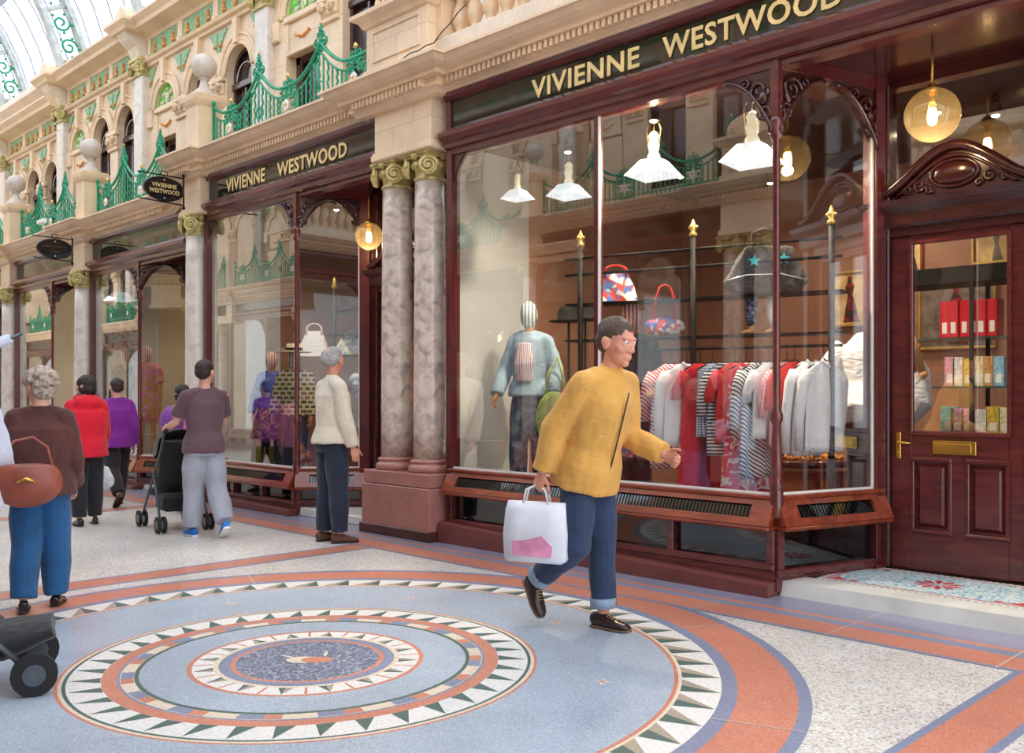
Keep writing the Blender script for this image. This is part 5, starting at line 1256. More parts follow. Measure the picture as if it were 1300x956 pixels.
# dark fur tote with stars
p=rack_at(965)+RN*.10; t=thing('tote_bag','big dark grey tote with two turquoise stars above the clothes rail','handbag',(p.x,p.y,2.175),AX); WORLD.pop(t.name,None)
m=MB(); m.prism([(-.24,.0),(.26,.0),(.33,.10),(.20,.37),(-.15,.37),(-.31,.10)],'y',-.09,.09); fur=plain('dark_grey_fur',(66,64,66),.9,nv=.35,nscale=50,bmp=.9,bscale=120); addpart('bag_body',remesh(m,.014,5,'bag_body',fur,.012,14,3),t)
m=MB(); m.tube([(-.30,-.1,.10),(-.16,-.105,.14),(.10,-.105,.15),(.31,-.1,.10)],.008,6); m.build('silver_trim',plain('silver_trim',(206,210,216),.25,.7),t,world=False)
for x,z in ((-.10,.25),(.13,.27)):
    m=MB(); m.prism([(x+(.05 if i%2==0 else .02)*math.sin(i*pi/5),z+(.05 if i%2==0 else .02)*math.cos(i*pi/5)) for i in range(10)],'y',-.10,-.088); m.build('star',plain('turquoise_star',(40,176,196),.4),t,world=False)
m=MB(); m.tube([(-.10,0,.36),(-.09,0,.48),(0,0,.52),(.10,0,.48),(.12,0,.36)],.010,8); m.build('handle',BLACKI,t,world=False)
# leg forms with patterned stockings
LEGA=multi('blue_white_ditsy_print',[(0,(36,50,100)),(.54,(232,234,240)),(.58,(36,50,100))],60,1); LEGB=stripes('white_navy_stripe_sock',(34,40,66),(238,238,240),30,(0,0,0),.28)
for px,mt,l in ((948,LEGA,'display leg in a blue and white ditsy-print stocking under the tote'),(977,LEGB,'display leg in a white stocking with navy stripe beside the window post')):
    p=rack_at(px)+RN*.12; t=thing('leg_form',l,'display leg',(p.x,p.y,1.865),AX); WORLD.pop(t.name,None)
    m=MB(); m.tube([(0,0,.30),(0,.0,.20),(-.01,0,.12),(0,0,.07)],[.048,.052,.040,.026],14); m.build('stocking',mt,t,world=False)
    m=MB(); m.tube([(0,0,.07),(.0,0,.03),(-.03,-.02,.02),(-.09,-.05,.012)],[(.024,.024),(.026,.026),(.028,.020),(.016,.010)],12,ref=(0,0,1)); m.build('foot',MANQ,t,world=False)
# --- hat on stand silhouettes on the glass (dark bowler hats on a stand inside) ------
for i,(px,yy,zz,l) in enumerate(((722,6.98,2.12,'black bowler hat on a stand behind the denim-jacket figure'),(743,7.15,2.14,'black round hat on a stand left of the slim red window bar'))):
    x,_=onp(px,400,yy); t=thing('hat_on_stand',l,'hat',(x,yy,.12)); m=MB(); m.tube([(x,yy,.12),(x,yy,zz-.02)],.012,8); m.lathe([(.12,.12),(.12,.14),(.02,.15)],(x,yy,0),16); m.build('stand',BLACKI,t)
    m=MB(); m.lathe([(.19,zz-.01),(.2,zz),(.115,zz+.01),(.112,zz+.08),(.085,zz+.135),(.03,zz+.15),(.002,zz+.152)],(x,yy,0),24); m.build('hat',plain('black_felt',(22,21,22),.85),t)
# --- white pyramid lamps in the window heads ---------------------------------------
SHADEG=plain('white_glass_shade',(240,244,246),.25,nv=.02,emit=.5,ecol=(236,244,255)); CRYS=plain('crystal_glass',(236,232,214),.1,nv=.1,emit=.25,ecol=(255,240,200))
def pyr(x,y,z,s,label,zt=3.72):
    t=thing('pyramid_lamp',label,'lamp',(x,y,3.7)); k=s
    m=MB(); a=AX
    def ring_(r,zz): return [(x+r*math.cos(a+.12+i*pi/2),y+r*math.sin(a+.12+i*pi/2),zz) for i in range(4)]
    q=ring_(.25*k,z)+ring_(.115*k,z+.13*k)+ring_(.24*k,z)+ring_(.108*k,z+.127*k)
    m.add(q,[(i,(i+1)%4,4+(i+1)%4,4+i) for i in range(4)]+[(8+i,12+i,12+(i+1)%4,8+(i+1)%4) for i in range(4)]+[(i,8+i,8+(i+1)%4,(i+1)%4) for i in range(4)]); m.build('glass_shade',SHADEG,t)
    m=MB(); m.lathe([(.045*k,z+.12*k),(.055*k,z+.16*k),(.035*k,z+.20*k),(.05*k,z+.25*k),(.035*k,z+.30*k),(.045*k,z+.33*k),(.02*k,z+.36*k)],(x,y,0),10); m.build('crystal_stem',CRYS,t)
    m=MB(); m.tube([(x,y,z+.36*k),(x,y,zt)],.004,5)
    for i in range(2): m.tube([(x,y,z+.55*k),(x+(i*2-1)*.07*k,y,z+.38*k),(x+(i*2-1)*.05*k,y,z+.2*k)],.003,5)
    m.build('suspension',BRASS,t)
for px,py,s,l in ((657,253,.66,'leftmost of the four white pyramid glass lamps in the near window'),(722,250,.84,'second from left of the four white pyramid glass lamps'),(830,224,1.0,'white pyramid glass lamp just right of the slim red window bar'),(955,207,1.06,'white pyramid glass lamp beside the carved window post, largest')):
    y=6.25; x,z=onp(px,py,y); pyr(x,y,z,s,l)
x,z=onp(152,382,6.05); pyr(x,6.05,z,1.0,'white pyramid glass lamp hanging in the third window',3.40)
# --- mannequins -------------------------------------------------------------------------
HB=stripes('blue_white_head_stripe',(104,132,150),(232,236,232),62,(0,0,-.3),.5); HR=stripes('red_white_head_stripe',(216,92,84),(240,232,222),62,(0,0,-.3),.5); HP=stripes('rose_white_head_stripe',(206,110,104),(236,226,214),62,(0,0,-.3),.5); HG=stripes('olive_white_head_stripe',(120,120,86),(230,226,210),62,(0,0,-.3),.5)
DENIM=cloth('pale_denim',(150,176,196),.12); TDYE=multi('dark_tie_dye',[(.3,(34,42,60)),(.5,(70,86,110)),(.62,(120,130,146)),(.75,(40,50,66))],7,1.5,interp='LINEAR'); PSTR=stripes('pink_striped_shirt',(150,96,120),(236,226,230),110,(0,0,0),.4)
GREENB=multi('green_tie_dye_canvas',[(.35,(150,176,90)),(.5,(196,206,140)),(.65,(90,130,80))],9,1,interp='LINEAR')
CAM=math.radians(-75)
def look(x,y): return math.atan2(-y,-x)
x,_=onp(672,500,6.42); f,J=figure('mannequin','display figure with blue-striped head, pale denim jacket and tie-dye trousers',(x,6.42),look(x,6.42)-.35,1.80,z0=.46,fem=True,top=dict(mat=DENIM,inf=.03,hem=.0,sleeve='long',name='denim_jacket',wr=.014),bottom=(TDYE,.03,.98),manq=HB,skin=MANQ,cat='mannequin',build=.86,arms=((.1,.25,.5),(-.1,.3,.7)),legs=((.1,.05),(-.08,.05)),shoes=(BLACKG,BLACKI),voxel=.011)
m=MB(); m.tube([J['pel']+Vector((0,.135,.14)),J['pel']+Vector((0,.155,.30)),J['pel']+Vector((0,.13,.50))],[(.085,.02),(.10,.02),(.07,.02)],14,ref=(0,1,0)); addpart('striped_shirt',remesh(m,.01,1,'striped_shirt',PSTR),f)
pp=world_pt(f,J['AR'][1][2]); t=thing('shoulder_bag','green tie-dyed canvas bag carried by the denim-jacket figure','handbag',(pp.x,pp.y,pp.z-.1),AX); WORLD.pop(t.name,None)
m=MB(); m.ball((0,-.02,-.12),1,18,12,0,(.17,.08,.26)); m.build('bag_body',GREENB,t,world=False); m=MB(); m.tube([(-.08,0,.08),(-.05,0,.3),(.03,0,.45),(.08,0,.3),(.1,0,.08)],.014,8); m.build('strap',GREENB,t,world=False)
x,_=onp(802,500,6.42); f,J=figure('mannequin','display figure with red-striped head in dark patterned top, behind the walking man',(x,6.42),look(x,6.42)-.2,1.82,z0=.36,fem=True,top=dict(mat=cloth('charcoal_jersey',(52,46,56)),inf=.03,hem=-.06,sleeve='long',name='top'),bottom=(cloth('maroon_check_trousers',(92,30,40)),.03,.98),manq=HR,skin=MANQ,cat='mannequin',build=.86,arms=((.5,.15,.9),(.3,.2,.9)),shoes=(BLACKG,BLACKI),voxel=.011)
m=MB(); m.box(x-.45,x+.45,6.1,6.95,.13,.36,bv=.01); tag(m.build('display_platform',WHITEW),'low white platform under the red-striped figure','platform')
# shop 2 mannequins
BLUEP=multi('blue_print_cardigan',[(.3,(58,76,170)),(.5,(90,110,196)),(.62,(40,50,130))],14,1); SKP=multi('patchwork_silk_skirt',[(0,(66,66,78)),(.42,(150,52,60)),(.5,(206,166,70)),(.56,(84,58,90)),(.64,(150,140,130))],6,2.2)
x,_=onp(345,500,6.40); f,J=figure('mannequin','display figure with rose-striped head, blue cardigan and patchwork silk skirt',(x,6.40),look(x,6.4)-.3,1.60,z0=.33,fem=True,top=dict(mat=BLUEP,inf=.025,hem=.05,sleeve='long',name='cardigan'),skirt=(SKP,.08,-.20,.15,.26),manq=HP,skin=MANQ,cat='mannequin',build=.86,arms=((.2,.2,.3),(.1,.25,.3)),shoes=(BLACKG,BLACKI),bottom=(cloth('black_leggings',(34,32,36)),.006,.98),voxel=.011)
KN=MB()
def patchmat():
    m,nt,b=nt_new('cream_knit_dark_patches'); v=coords(nt,'Object',(1,1,1),(pi/2,0,0)); br=tex(nt,'Brick',v,Scale=1.0); br.inputs['Brick Width'].default_value=.085; br.inputs['Row Height'].default_value=.055; br.inputs['Mortar Size'].default_value=.013
    br.inputs['Color1'].default_value=C4((60,58,56)); br.inputs['Color2'].default_value=C4((74,70,66)); br.inputs['Mortar'].default_value=C4((206,196,150)); L(nt,br.outputs[0],b.inputs['Base Color']); b.inputs['Roughness'].default_value=.9; return m
x,_=onp(374,500,6.30); f,J=figure('mannequin','display figure in straw hat and cream sweater with dark rectangular patches',(x,6.30),look(x,6.3)-.2,1.66,z0=.28,top=dict(mat=patchmat(),inf=.03,hem=.0,sleeve='long',name='sweater'),bottom=(cloth('slate_trousers',(60,66,82)),.025,.98),manq=HG,skin=MANQ,cat='mannequin',build=.86,arms=((.15,.15,.5),(.1,.15,.4)),shoes=(BLACKG,BLACKI),voxel=.011)
HATM=plain('straw',(226,208,166),.7,nv=.08,nscale=40)
pp=world_pt(f,J['hc']); t=thing('boater_hat','cream straw hat with dark band on the patched-sweater figure','hat',(pp.x,pp.y,pp.z+.075),0)
z=pp.z+.085; m=MB(); m.lathe([(.20,z-.012),(.205,z-.006),(.10,z+.006),(.098,z+.085),(.085,z+.095),(.002,z+.098)],(pp.x,pp.y,0),28); m.build('straw_crown',HATM,t); m=MB(); m.lathe([(.102,z+.01),(.102,z+.045)],(pp.x,pp.y,0),28,caps=False); m.build('hat_band',BLACKI,t)
# shop 3 mannequins
YP=multi('yellow_pink_print',[(.0,(206,160,50)),(.44,(222,110,170)),(.52,(206,156,60)),(.6,(232,150,190))],7,1.6); BKS=multi('black_and_sequins',[(0,(26,28,32)),(.6,(40,44,50)),(.66,(150,140,90))],30,1)
x,_=onp(159,520,6.10); f,J=figure('mannequin','display figure with red-striped head, black top, turquoise necklace and sequinned jacket',(x,6.10),look(x,6.10)-.3,1.66,z0=.42,fem=True,top=dict(mat=BKS,inf=.02,hem=-.08,sleeve='long',name='jacket'),bottom=(cloth('pale_tights',(210,206,200)),.006,.98),manq=HR,skin=MANQ,cat='mannequin',build=.86,shoes=(BLACKG,BLACKI),voxel=.012)
m=MB(); m.tube([J['hc']+Vector((-.07,.06,-.16)),J['hc']+Vector((0,.13,-.25)),J['hc']+Vector((.07,.06,-.16))],.010,6); addpart('necklace',m.mesh('necklace',plain('turquoise_star',(40,176,196))),f)
x,_=onp(187,520,6.25); f,J=figure('mannequin','display figure with striped head in a draped yellow and pink printed dress',(x,6.25),look(x,6.25)-.3,1.72,z0=.40,fem=True,top=dict(mat=YP,inf=.035,hem=-.15,sleeve='short',name='dress',wr=.02),skirt=(YP,.0,-.19,.15,.17),manq=HP,skin=MANQ,cat='mannequin',build=.86,shoes=(BLACKG,BLACKI),voxel=.012)
# --- half figure with white blouse near the door -----------------------------------------
CREAMC=cloth('white_crepe',(234,236,242),.03,.8,.5)
x,y=-3.36,7.42; t=thing('dressmaker_bust','dressmaker bust in billowing white blouse with wooden arm and tan wrap, near the door','mannequin',(x,y,.12),look(x,y)); WORLD.pop(t.name,None)
m=MB(); m.tube([(0,0,1.05),(0,0,1.2),(0,0,1.38),(0,0,1.62),(0,0,1.78)],[(.30,.22),(.34,.25),(.20,.15),(.24,.16),(.10,.08)],22,ref=(1,0,0)); 
for s in (-1,1): m.tube([(0,s*.2,1.68),(0,s*.33,1.45),(.05,s*.34,1.2),(.1,s*.25,1.05)],[.07,.11,.13,.07],14)
me=remesh(m,.012,2,'blouse',CREAMC,.02,7,4); addpart('blouse',me,t)
m=MB(); m.tube([(.1,.12,1.78),(.13,.3,1.7),(.16,.38,1.45)],[.05,.045,.03],12); m.ball((.16,.39,1.43),.035,10,8); addpart('wooden_arm',m.mesh('wooden_arm',MANQ),t)
m=MB(); m.tube([(.0,.1,1.75),(.08,.22,1.6),(.1,.24,1.4)],[(.09,.16),(.08,.17),(.06,.10)],14,ref=(0,1,0)); me=remesh(m,.012,2,'wrap',cloth('tan_suede',(186,132,84)),.015,8,2); addpart('wrap',me,t)
m=MB(); m.tube([(0,0,0),(0,0,1.1)],.02,8); m.lathe([(.2,0),(.2,.02),(.03,.04)],(0,0,0),20); addpart('stand',m.mesh('stand',BLACKI),t)
m=MB(); m.tube([(0,0,.25),(0,0,.7),(0,0,1.08)],[(.16,.14),(.17,.15),(.20,.16)],18,ref=(1,0,0)); me=remesh(m,.014,2,'black_trousers',cloth('black_cloth',(26,24,28)),.02,6,4); addpart('black_skirt',me,t)
# --- jewellery table ----------------------------------------------------------------------
x,y=-4.05,7.6; t=thing('round_display_table','round brown display table with amber jewellery behind the white shirts','table',(x,y,.12))
m=MB(); m.lathe([(.42,.78),(.44,.79),(.44,.83),(.42,.84)],(x,y,0),36); m.build('table_top',WOOD,t); m=MB(); m.lathe([(.40,.12),(.40,.75)],(x,y,0),36); m.build('drum_base',wood_mat('orange_wood',(150,74,36),(186,100,54)),t)
AMB=plain('amber_beads',(214,130,50),.2,nv=.3,nscale=40)
for i in range(5):
    xx,yy=x-.25+.12*i,y-.18+.05*(i%2); m=MB(); m.lathe([(.03,.84),(.035,.9),(.05,.98),(.03,1.04),(.025,1.07)],(xx,yy,0),12)
    tag(m.build('necklace_bust',BLACKI if i%2 else CREAMW),['first','second','third','fourth','fifth'][i]+' from the left of the little necklace stands on the jewellery table','necklace stand','necklace stands on the jewellery table')
m=MB(); rnd=random.Random(3)
for i in range(220): a=rnd.uniform(0,6.28); r=.38*math.sqrt(rnd.random()); m.ball((x+r*math.cos(a),y+r*math.sin(a),.85+.01*rnd.random()),.016,6,4)
tag(m.build('amber_jewellery',AMB),'heap of amber jewellery spread over the round table','jewellery',None,'stuff')
# --- pictures --------------------------------------------------------------------------------
def picture(x,z,w,h,y,label,bg,figc,frame=GILT,tilt=0):
    t=thing('framed_picture',label,'picture',(x,y,z)); q=.028
    m=MB(); 
    for r in ((x-w/2,x+w/2,z-h/2,z-h/2+q),(x-w/2,x+w/2,z+h/2-q,z+h/2),(x-w/2,x-w/2+q,z-h/2+q,z+h/2-q),(x+w/2-q,x+w/2,z-h/2+q,z+h/2-q)): m.box(r[0],r[1],y-.035,y,r[2],r[3],bv=.006)
    m.build('frame',frame,t); m=MB(); m.box(x-w/2+q,x+w/2-q,y-.012,y,z-h/2+q,z+h/2-q); m.build('print',bg,t)
    m=MB(); k=h; Q=[(-.16,-.42),(.20,-.42),(.12,-.10),(.05,.08),(.10,.22),(.03,.30),(.04,.40),(-.05,.41),(-.06,.30),(-.12,.20),(-.06,.06),(-.10,-.12)]
    m.prism([(x+a*k*.8,z+b*k) for a,b in Q],'y',y-.015,y-.011); m.build('printed_figure',figc,t)
IV=plain('warm_print_paper',(226,176,120),.6,nv=.25,nscale=7); RF=multi('red_dark_dress_print',[(0,(40,22,28)),(.5,(150,30,36)),(.6,(50,26,34))],14,1); GR=plain('grey_print',(120,106,100),.6,nv=.3,nscale=8)
picture(-4.62,2.42,.42,.60,9.74,'gilt-framed picture of a figure in a red and dark dress, lit on the tan wall',IV,RF)
x,z=onp(1266,312,9.74); picture(x,z,.46,.34,9.74,'small gilt-framed print at the top right seen through the door glass',IV,GR)
x,z=onp(1158,325,9.74); picture(x,z,.24,.42,9.74,'dark narrow framed print at the left edge of the door glass',IV,plain('dark_print',(50,44,44)),WOODR)
x,z=onp(1215,400,9.74); picture(x,z,.74,.68,9.74,'large gilt-framed grey print behind the glass cabinet',GR,RF)
for (px,py,l) in ((87,449,'upper small framed picture on the cream lobby wall'),(87,484,'lower small framed picture on the cream lobby wall')):
    x,z=onp(px,py,9.38); picture(x,z,.5,.46,9.38,l,CREAMW,plain('dark_print',(50,44,44)),GILT)
# --- glass cabinet with red boxes ---------------------------------------------------------------
xa,xb,ya,yb=-3.62,-2.42,8.0,8.40
t=thing('display_cabinet','tall black-framed glass cabinet of boxed goods behind the door','cabinet',((xa+xb)/2,8.2,.12))
m=MB(); q=.028
for x in (xa,xb-q,(xa+xb)/2+.22):
    for y in (ya,yb-q): m.box(x,x+q,y,y+q,.12,2.36)
m.box(xa,xb,ya,yb,2.30,2.44,bv=.005); m.box(xa,xb,ya,yb,.12,.30,bv=.005); m.build('cabinet_frame',BLACKI,t)
for z in (1.86,1.46,1.08,.7): m=MB(); m.box(xa+.01,xb-.01,ya+.01,yb-.01,z-.014,z); m.build('glass_shelf',plain('dark_green_shelf_edge',(60,84,80),.2),t)
REDB=plain('red_box',(206,22,42),.35,nv=.05); rnd=random.Random(11)
bc=[('pale pink',(222,150,170)),('cream',(226,210,170)),('turquoise',(90,184,190)),('white',(226,226,222)),('tan',(190,140,90)),('violet',(150,110,170)),('mustard',(214,178,70)),('sky blue',(130,180,214))]
def boxed(x,w,h,z,mt,label,grp,y=8.02):
    t=thing('gift_box',label,'box',(x+w/2,y,z),0,grp); m=MB(); m.box(x,x+w,y,y+.16,z,z+h,bv=.004); m.build('carton',mt,t)
    m=MB(); m.box(x+w*.25,x+w*.75,y-.003,y,z+h*.12,z+h*.42); m.build('paper_label',WHITEP,t)
xs=[onp(p,430,8.0)[0] for p in (1192,1203,1217,1228,1238,1252)]
for i,x in enumerate(xs): boxed(x,.075,.30,1.86,REDB,['leftmost','second from the left','third from the left','fourth from the left','fifth from the left','rightmost'][i]+' of the tall red boxes on the top cabinet shelf','red boxes on the top cabinet shelf')
od=['first','second','third','fourth','fifth','sixth','seventh']
for row,(z,n,hh,pxs) in enumerate(((1.46,6,.26,(1198,1208,1222,1234,1246,1260)),(1.08,6,.22,(1193,1205,1219,1234,1250,1266)))):
    for i,px in enumerate(pxs):
        nm,c=bc[(i*3+row*2)%8]; x=onp(px,500,8.0)[0]; boxed(x,.08+.03*row,hh*(1-.15*rnd.random()),z,plain('box_'+nm.replace(' ','_'),c,.4,nv=.25,nscale=30),'%s box, %s from the left on the %s cabinet shelf'%(nm,od[i],('middle','lower')[row]),'boxes on the %s cabinet shelf'%('middle','lower')[row])
# --- second shop: shelving, bags, toys ---------------------------------------------------------------
t=thing('shelf_rack','black shelf rack with gold finial inside the second window','rack',(-9.6,7.0,.12))
m=MB()
for x,y in ((-10.2,6.95),(-9.25,7.05),(-8.5,7.12)): m.tube([(x,y,.12),(x,y,2.75)],.022,8)
m.build('post',BLACKI,t); m=MB()
for x,y in ((-10.2,6.95),(-9.25,7.05),(-8.5,7.12)): m.lathe([(.02,2.74),(.04,2.78),(.02,2.82),(.03,2.85),(.004,2.9)],(x,y,0),10)
m.build('finial',GILT,t)
for z in (2.45,2.15,1.88,1.45): m=MB(); m.box(-10.4,-8.3,6.95,7.25,z,z+.015); m.build('shelf',BLACKI,t)
x,_=onp(399,430,7.05); bowling_bag((x,7.05,1.90),.40,.34,.16,CREAMC,CREAMC,'large white tote bag on the shelf beside the straw hat',AX,.10,'trap')
x,_=onp(444,430,7.05); bowling_bag((x,7.05,1.90),.36,.24,.14,multi('lemon_blue_print',[(0,(236,232,220)),(.5,(90,140,196)),(.56,(222,214,90)),(.62,(236,232,220))],16,1),BLACKG,'printed white, yellow and blue handbag on the shelf above the beige-jacketed man',AX,.10,'trap')
x,_=onp(455,475,7.05); t=thing('scarf','pale blue and white knotted scarf beside the beige-jacketed man\'s face','scarf',(x,7.05,1.47)); m=MB()
rnd=random.Random(2)
for i in range(14): m.ball((x+rnd.uniform(-.12,.12),7.05+rnd.uniform(-.06,.06),1.52+rnd.uniform(0,.14)),.06,10,8,0,(1.3,.8,.8))
me=remesh(m,.012,2,'x',cloth('pale_blue_cloth',(206,222,236)),.01,9,1); me.transform(Matrix.Translation((-x,-7.05,-1.47))); addpart('folded_cloth',me,t)
TOY=plain('ginger_plush',(186,110,66),.9,nv=.15,nscale=50,bmp=.6,bscale=150); TOYW=plain('cream_plush',(230,214,196),.9)
for i,(px,py,l) in enumerate(((383,578,'ginger toy fox hanging on a string in the second window, upper left one'),(393,588,'ginger toy fox in the second window, lower right one by the glass corner'))):
    yy=6.12+.08*i; x,z=onp(px,py,yy); t=thing('toy_fox',l,'toy',(x,yy,z-.12)); m=MB()
    m.ball((x,yy,z-.04),.075,14,10,0,(.8,.8,1.2)); m.ball((x,yy-.02,z+.07),.058,14,10); m.tube([(x,yy-.06,z+.06),(x,yy-.11,z+.045)],[.03,.012],8)
    for s in (-1,1): m.tube([(x+s*.03,yy-.01,z+.11),(x+s*.045,yy-.01,z+.155)],[.022,.005],6); m.tube([(x+s*.06,yy-.02,z),(x+s*.08,yy-.05,z-.06)],[.025,.018],8); m.tube([(x+s*.035,yy-.02,z-.1),(x+s*.045,yy-.08,z-.12)],[.03,.024],8)
    m.build('plush_body',TOY,t); m=MB(); m.ball((x,yy-.05,z-.03),.045,10,8,0,(.8,.6,1.2)); m.ball((x,yy-.105,z+.045),.012,6,5); m.build('bib',TOYW,t)
    m=MB(); m.tube([(x,yy,z+.12),(x-.01,yy,z+.7)],.003,5); m.build('string',TANL,t)
x,_=onp(334,560,6.35); t=thing('paper_bag','mustard yellow carrier bag standing behind the blue-cardigan figure','bag',(x,6.35,.40)); m=MB(); m.box(x-.10,x+.12,6.3,6.44,.40,.72,bv=.004); m.build('bag_body',plain('mustard_paper',(176,160,50),.6),t); m=MB(); m.tube([(x-.04,6.3,.70),(x-.03,6.3,.80),(x+.04,6.3,.80),(x+.05,6.3,.70)],.005,6); m.build('handle',TANL,t)
# t-shirts and lit shelf in the second doorway
x0_,_=onp(476,520,7.4)
p=Vector((x0_,7.4,0)); t=thing('t_shirt','long white t-shirt hanging in the second doorway left of the columns','t shirt',(x0_,7.4,1.76),AX); WORLD.pop(t.name,None)
m=MB(); m.tube([(0,0,-.10),(0,0,-.2),(0,0,-.5),(0,0,-.95)],[(.05,.04),(.17,.05),(.18,.05),(.20,.06)],18,ref=(0,1,0)); m.build('fabric_body',WSH,t,world=False); m=MB(); m.tube([(-.17,0,-.17),(-.24,0,-.40)],[.06,.07],10); m.build('sleeve',WSH,t,world=False); m=MB(); m.tube([(0,0,-.08),(0,0,.02)],.004,5); m.build('hanger',HANGM,t,world=False)
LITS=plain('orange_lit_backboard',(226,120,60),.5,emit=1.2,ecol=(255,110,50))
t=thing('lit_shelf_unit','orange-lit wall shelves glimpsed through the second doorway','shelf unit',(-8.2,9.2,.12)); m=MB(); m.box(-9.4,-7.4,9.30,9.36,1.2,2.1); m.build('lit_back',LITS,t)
for z in (1.2,1.62,2.08): m=MB(); m.box(-9.4,-7.4,8.95,9.30,z-.02,z); m.build('shelf',WOODD,t)
rnd=random.Random(8)
for i in range(7):
    x=-9.2+i*.26; c=rnd.choice([(236,226,90),(200,210,220),(120,150,180),(230,230,226)]); m=MB(); m.lathe([(.05,0),(.06,.05),(.045,.14),(.03,.18)],(x,9.1,1.62),10)
    tag(m.build('bottle',plain('bottle_%d%d%d'%c,c,.3)),'small bottle on the orange-lit shelf of the second shop','bottle','bottles on the orange-lit shelf')
# chandeliers in shop 3 and warm lamps
def chand(x,y,z,label,n=6,r=.22):
    t=thing('chandelier',label,'chandelier',(x,y,3.4)); m=MB(); m.tube([(x,y,3.4),(x,y,z)],.008,6); m.ball((x,y,z),.04,10,8)
    for i in range(n): a=2*pi*i/n; m.tube([(x,y,z),(x+r*.5*math.cos(a),y+r*.5*math.sin(a),z-.06),(x+r*math.cos(a),y+r*math.sin(a),z+.02)],.007,5)
    m.build('arms',BRASS,t)
    for i in range(n): a=2*pi*i/n; m=MB(); m.ball((x+r*math.cos(a),y+r*math.sin(a),z+.05),.022,8,6,0,(1,1,1.6)); m.build('candle_bulb',BULB,t)
    l=bpy.data.lights.new('candle_light','POINT'); l.energy=18; l.color=(1,.74,.45); l.shadow_soft_size=.12; o=bpy.data.objects.new('candle_light',l); COL.objects.link(o); o.parent=t; o.location=(0,0,z-3.4-.1)
x,z=onp(212,470,7.4); chand(x,7.4,z,'small warm chandelier low in the third shop, beside the yellow and pink dress'); x,z=onp(208,432,7.9); chand(x,7.9,z,'warm chandelier higher and farther back in the third shop')
x,z=onp(345,355,8.2); chand(x,8.2,min(z,3.1),'warm chandelier in the second shop')
# garland of foliage in windows
FOL=leafy('dark_foliage',(70,110,60),(40,74,40),14)
t=thing('leafy_garland','tall column of dark green foliage at the left of the third window','plant',(-15.1,6.3,.4)); m=MB(); rnd=random.Random(4)
m.tube([(-15.1,6.3,.4),(-15.1,6.3,3.2)],.03,6); m.build('stem',TANL,t); m=MB()
for i in range(420):
    z=.5+2.7*rnd.random(); a=rnd.uniform(0,6.28); r=.17*math.sqrt(rnd.random())*(1+.5*(z/3.2)); c=Vector((-15.1+r*math.cos(a),6.3+r*math.sin(a),z)); u=Vector((rnd.uniform(-1,1),rnd.uniform(-1,1),rnd.uniform(-1,.6))).normalized()*.09; w=u.cross(Vector((0,0,1))).normalized()*.028
    m.add([c,c+u*.5+w,c+u,c+u*.5-w],[(0,1,2,3)])
m.build('leaves',FOL,t,fix=False)
# ================================================================== PEOPLE
JEAN=cloth('dark_blue_denim',(38,56,88),.12); JEAN2=cloth('mid_blue_denim',(28,84,134),.12); MUST=cloth('mustard_jacket',(214,162,80),.06); BEIGE=cloth('pale_beige_jacket',(216,206,188),.04); GREYJ=cloth('pale_grey_joggers',(160,164,178),.05)
BRT=cloth('mauve_brown_tshirt',(98,72,80),.05,bm=.15); REDJ=cloth('scarlet_jacket',(222,18,48),.05); PURP=cloth('purple_jacket',(122,28,140),.06); BLKT=cloth('black_trousers',(28,27,34),.1); BRNJ=cloth('dark_brown_jacket',(78,40,36),.14); NAVL=cloth('navy_lining',(40,40,86)); PALEB=cloth('pale_blue_white_shirt',(206,212,232),.05)
SHOEB=plain('dark_brown_leather',(52,34,34),.3,nv=.1); SOLE=plain('tan_sole',(120,92,70),.6); SOLEB=plain('black_rubber_sole',(30,30,30),.6); LACE=plain('yellow_lace',(190,150,90),.6); SUEDE=plain('brown_suede',(96,62,46),.8,nv=.1); BLUESH=plain('bright_blue_trainer',(24,120,206),.5,nv=.1); GREYH=plain('grey_hair',(158,156,156),.7,nv=.25,nscale=60,bmp=.5,bscale=150); DARKH=plain('dark_brown_hair',(46,34,32),.6,nv=.25,nscale=60,bmp=.5,bscale=150)
BLONH=plain('grey_blonde_hair',(168,152,138),.7,nv=.3,nscale=50,bmp=.6,bscale=120); BROWNH=plain('brown_hair',(76,58,50),.6,nv=.25,nscale=60,bmp=.5,bscale=150); CUFF=cloth('pale_denim_cuff',(140,160,182),.1)
imgr=math.atan2(RW[1],RW[0])         # heading that reads as "to the right" in the photo
# man in the mustard jacket striding to the right
f,J=figure('person','man in mustard jacket and dark jeans striding right with a white carrier bag',(-3.66,4.27),math.radians(0),1.85,lean=.30,legs=((.02,.95),(.08,.05)),arms=((-.30,.14,.25),(.25,.12,1.25)),
   top=dict(mat=MUST,inf=.040,hem=-.05,sleeve='long',name='jacket',collar=True,zip=plain('dark_zip',(60,50,46),.4)),bottom=(JEAN,.016,.90),shoes=(SHOEB,SOLE,LACE),hair=(BROWNH,'short'),skin=SKIN2,extra=dict(cuff=CUFF),voxel=.007,curl=.7,build=1.04,head_pitch=-.10)
hr=world_pt(f,J['AR'][0][2]+J['AR'][0][4]*.11)
t=thing('carrier_bag','white carrier bag with pink printing hanging from the mustard-jacketed man\'s hand','bag',(hr.x,hr.y,hr.z-.42),math.radians(20)); WORLD.pop(t.name,None)
m=MB(); n=16; vs=[]
for z,w,d in ((0,.17,.05),(.02,.185,.06),(.16,.19,.065),(.30,.185,.04),(.35,.18,.012)):
    vs+= [(-w,-d,z),(-w*.4,-d*1.15,z),(w*.4,-d*1.1,z),(w,-d,z),(w,d,z),(w*.3,d*1.1,z),(-w*.4,d*1.15,z),(-w,d,z)]
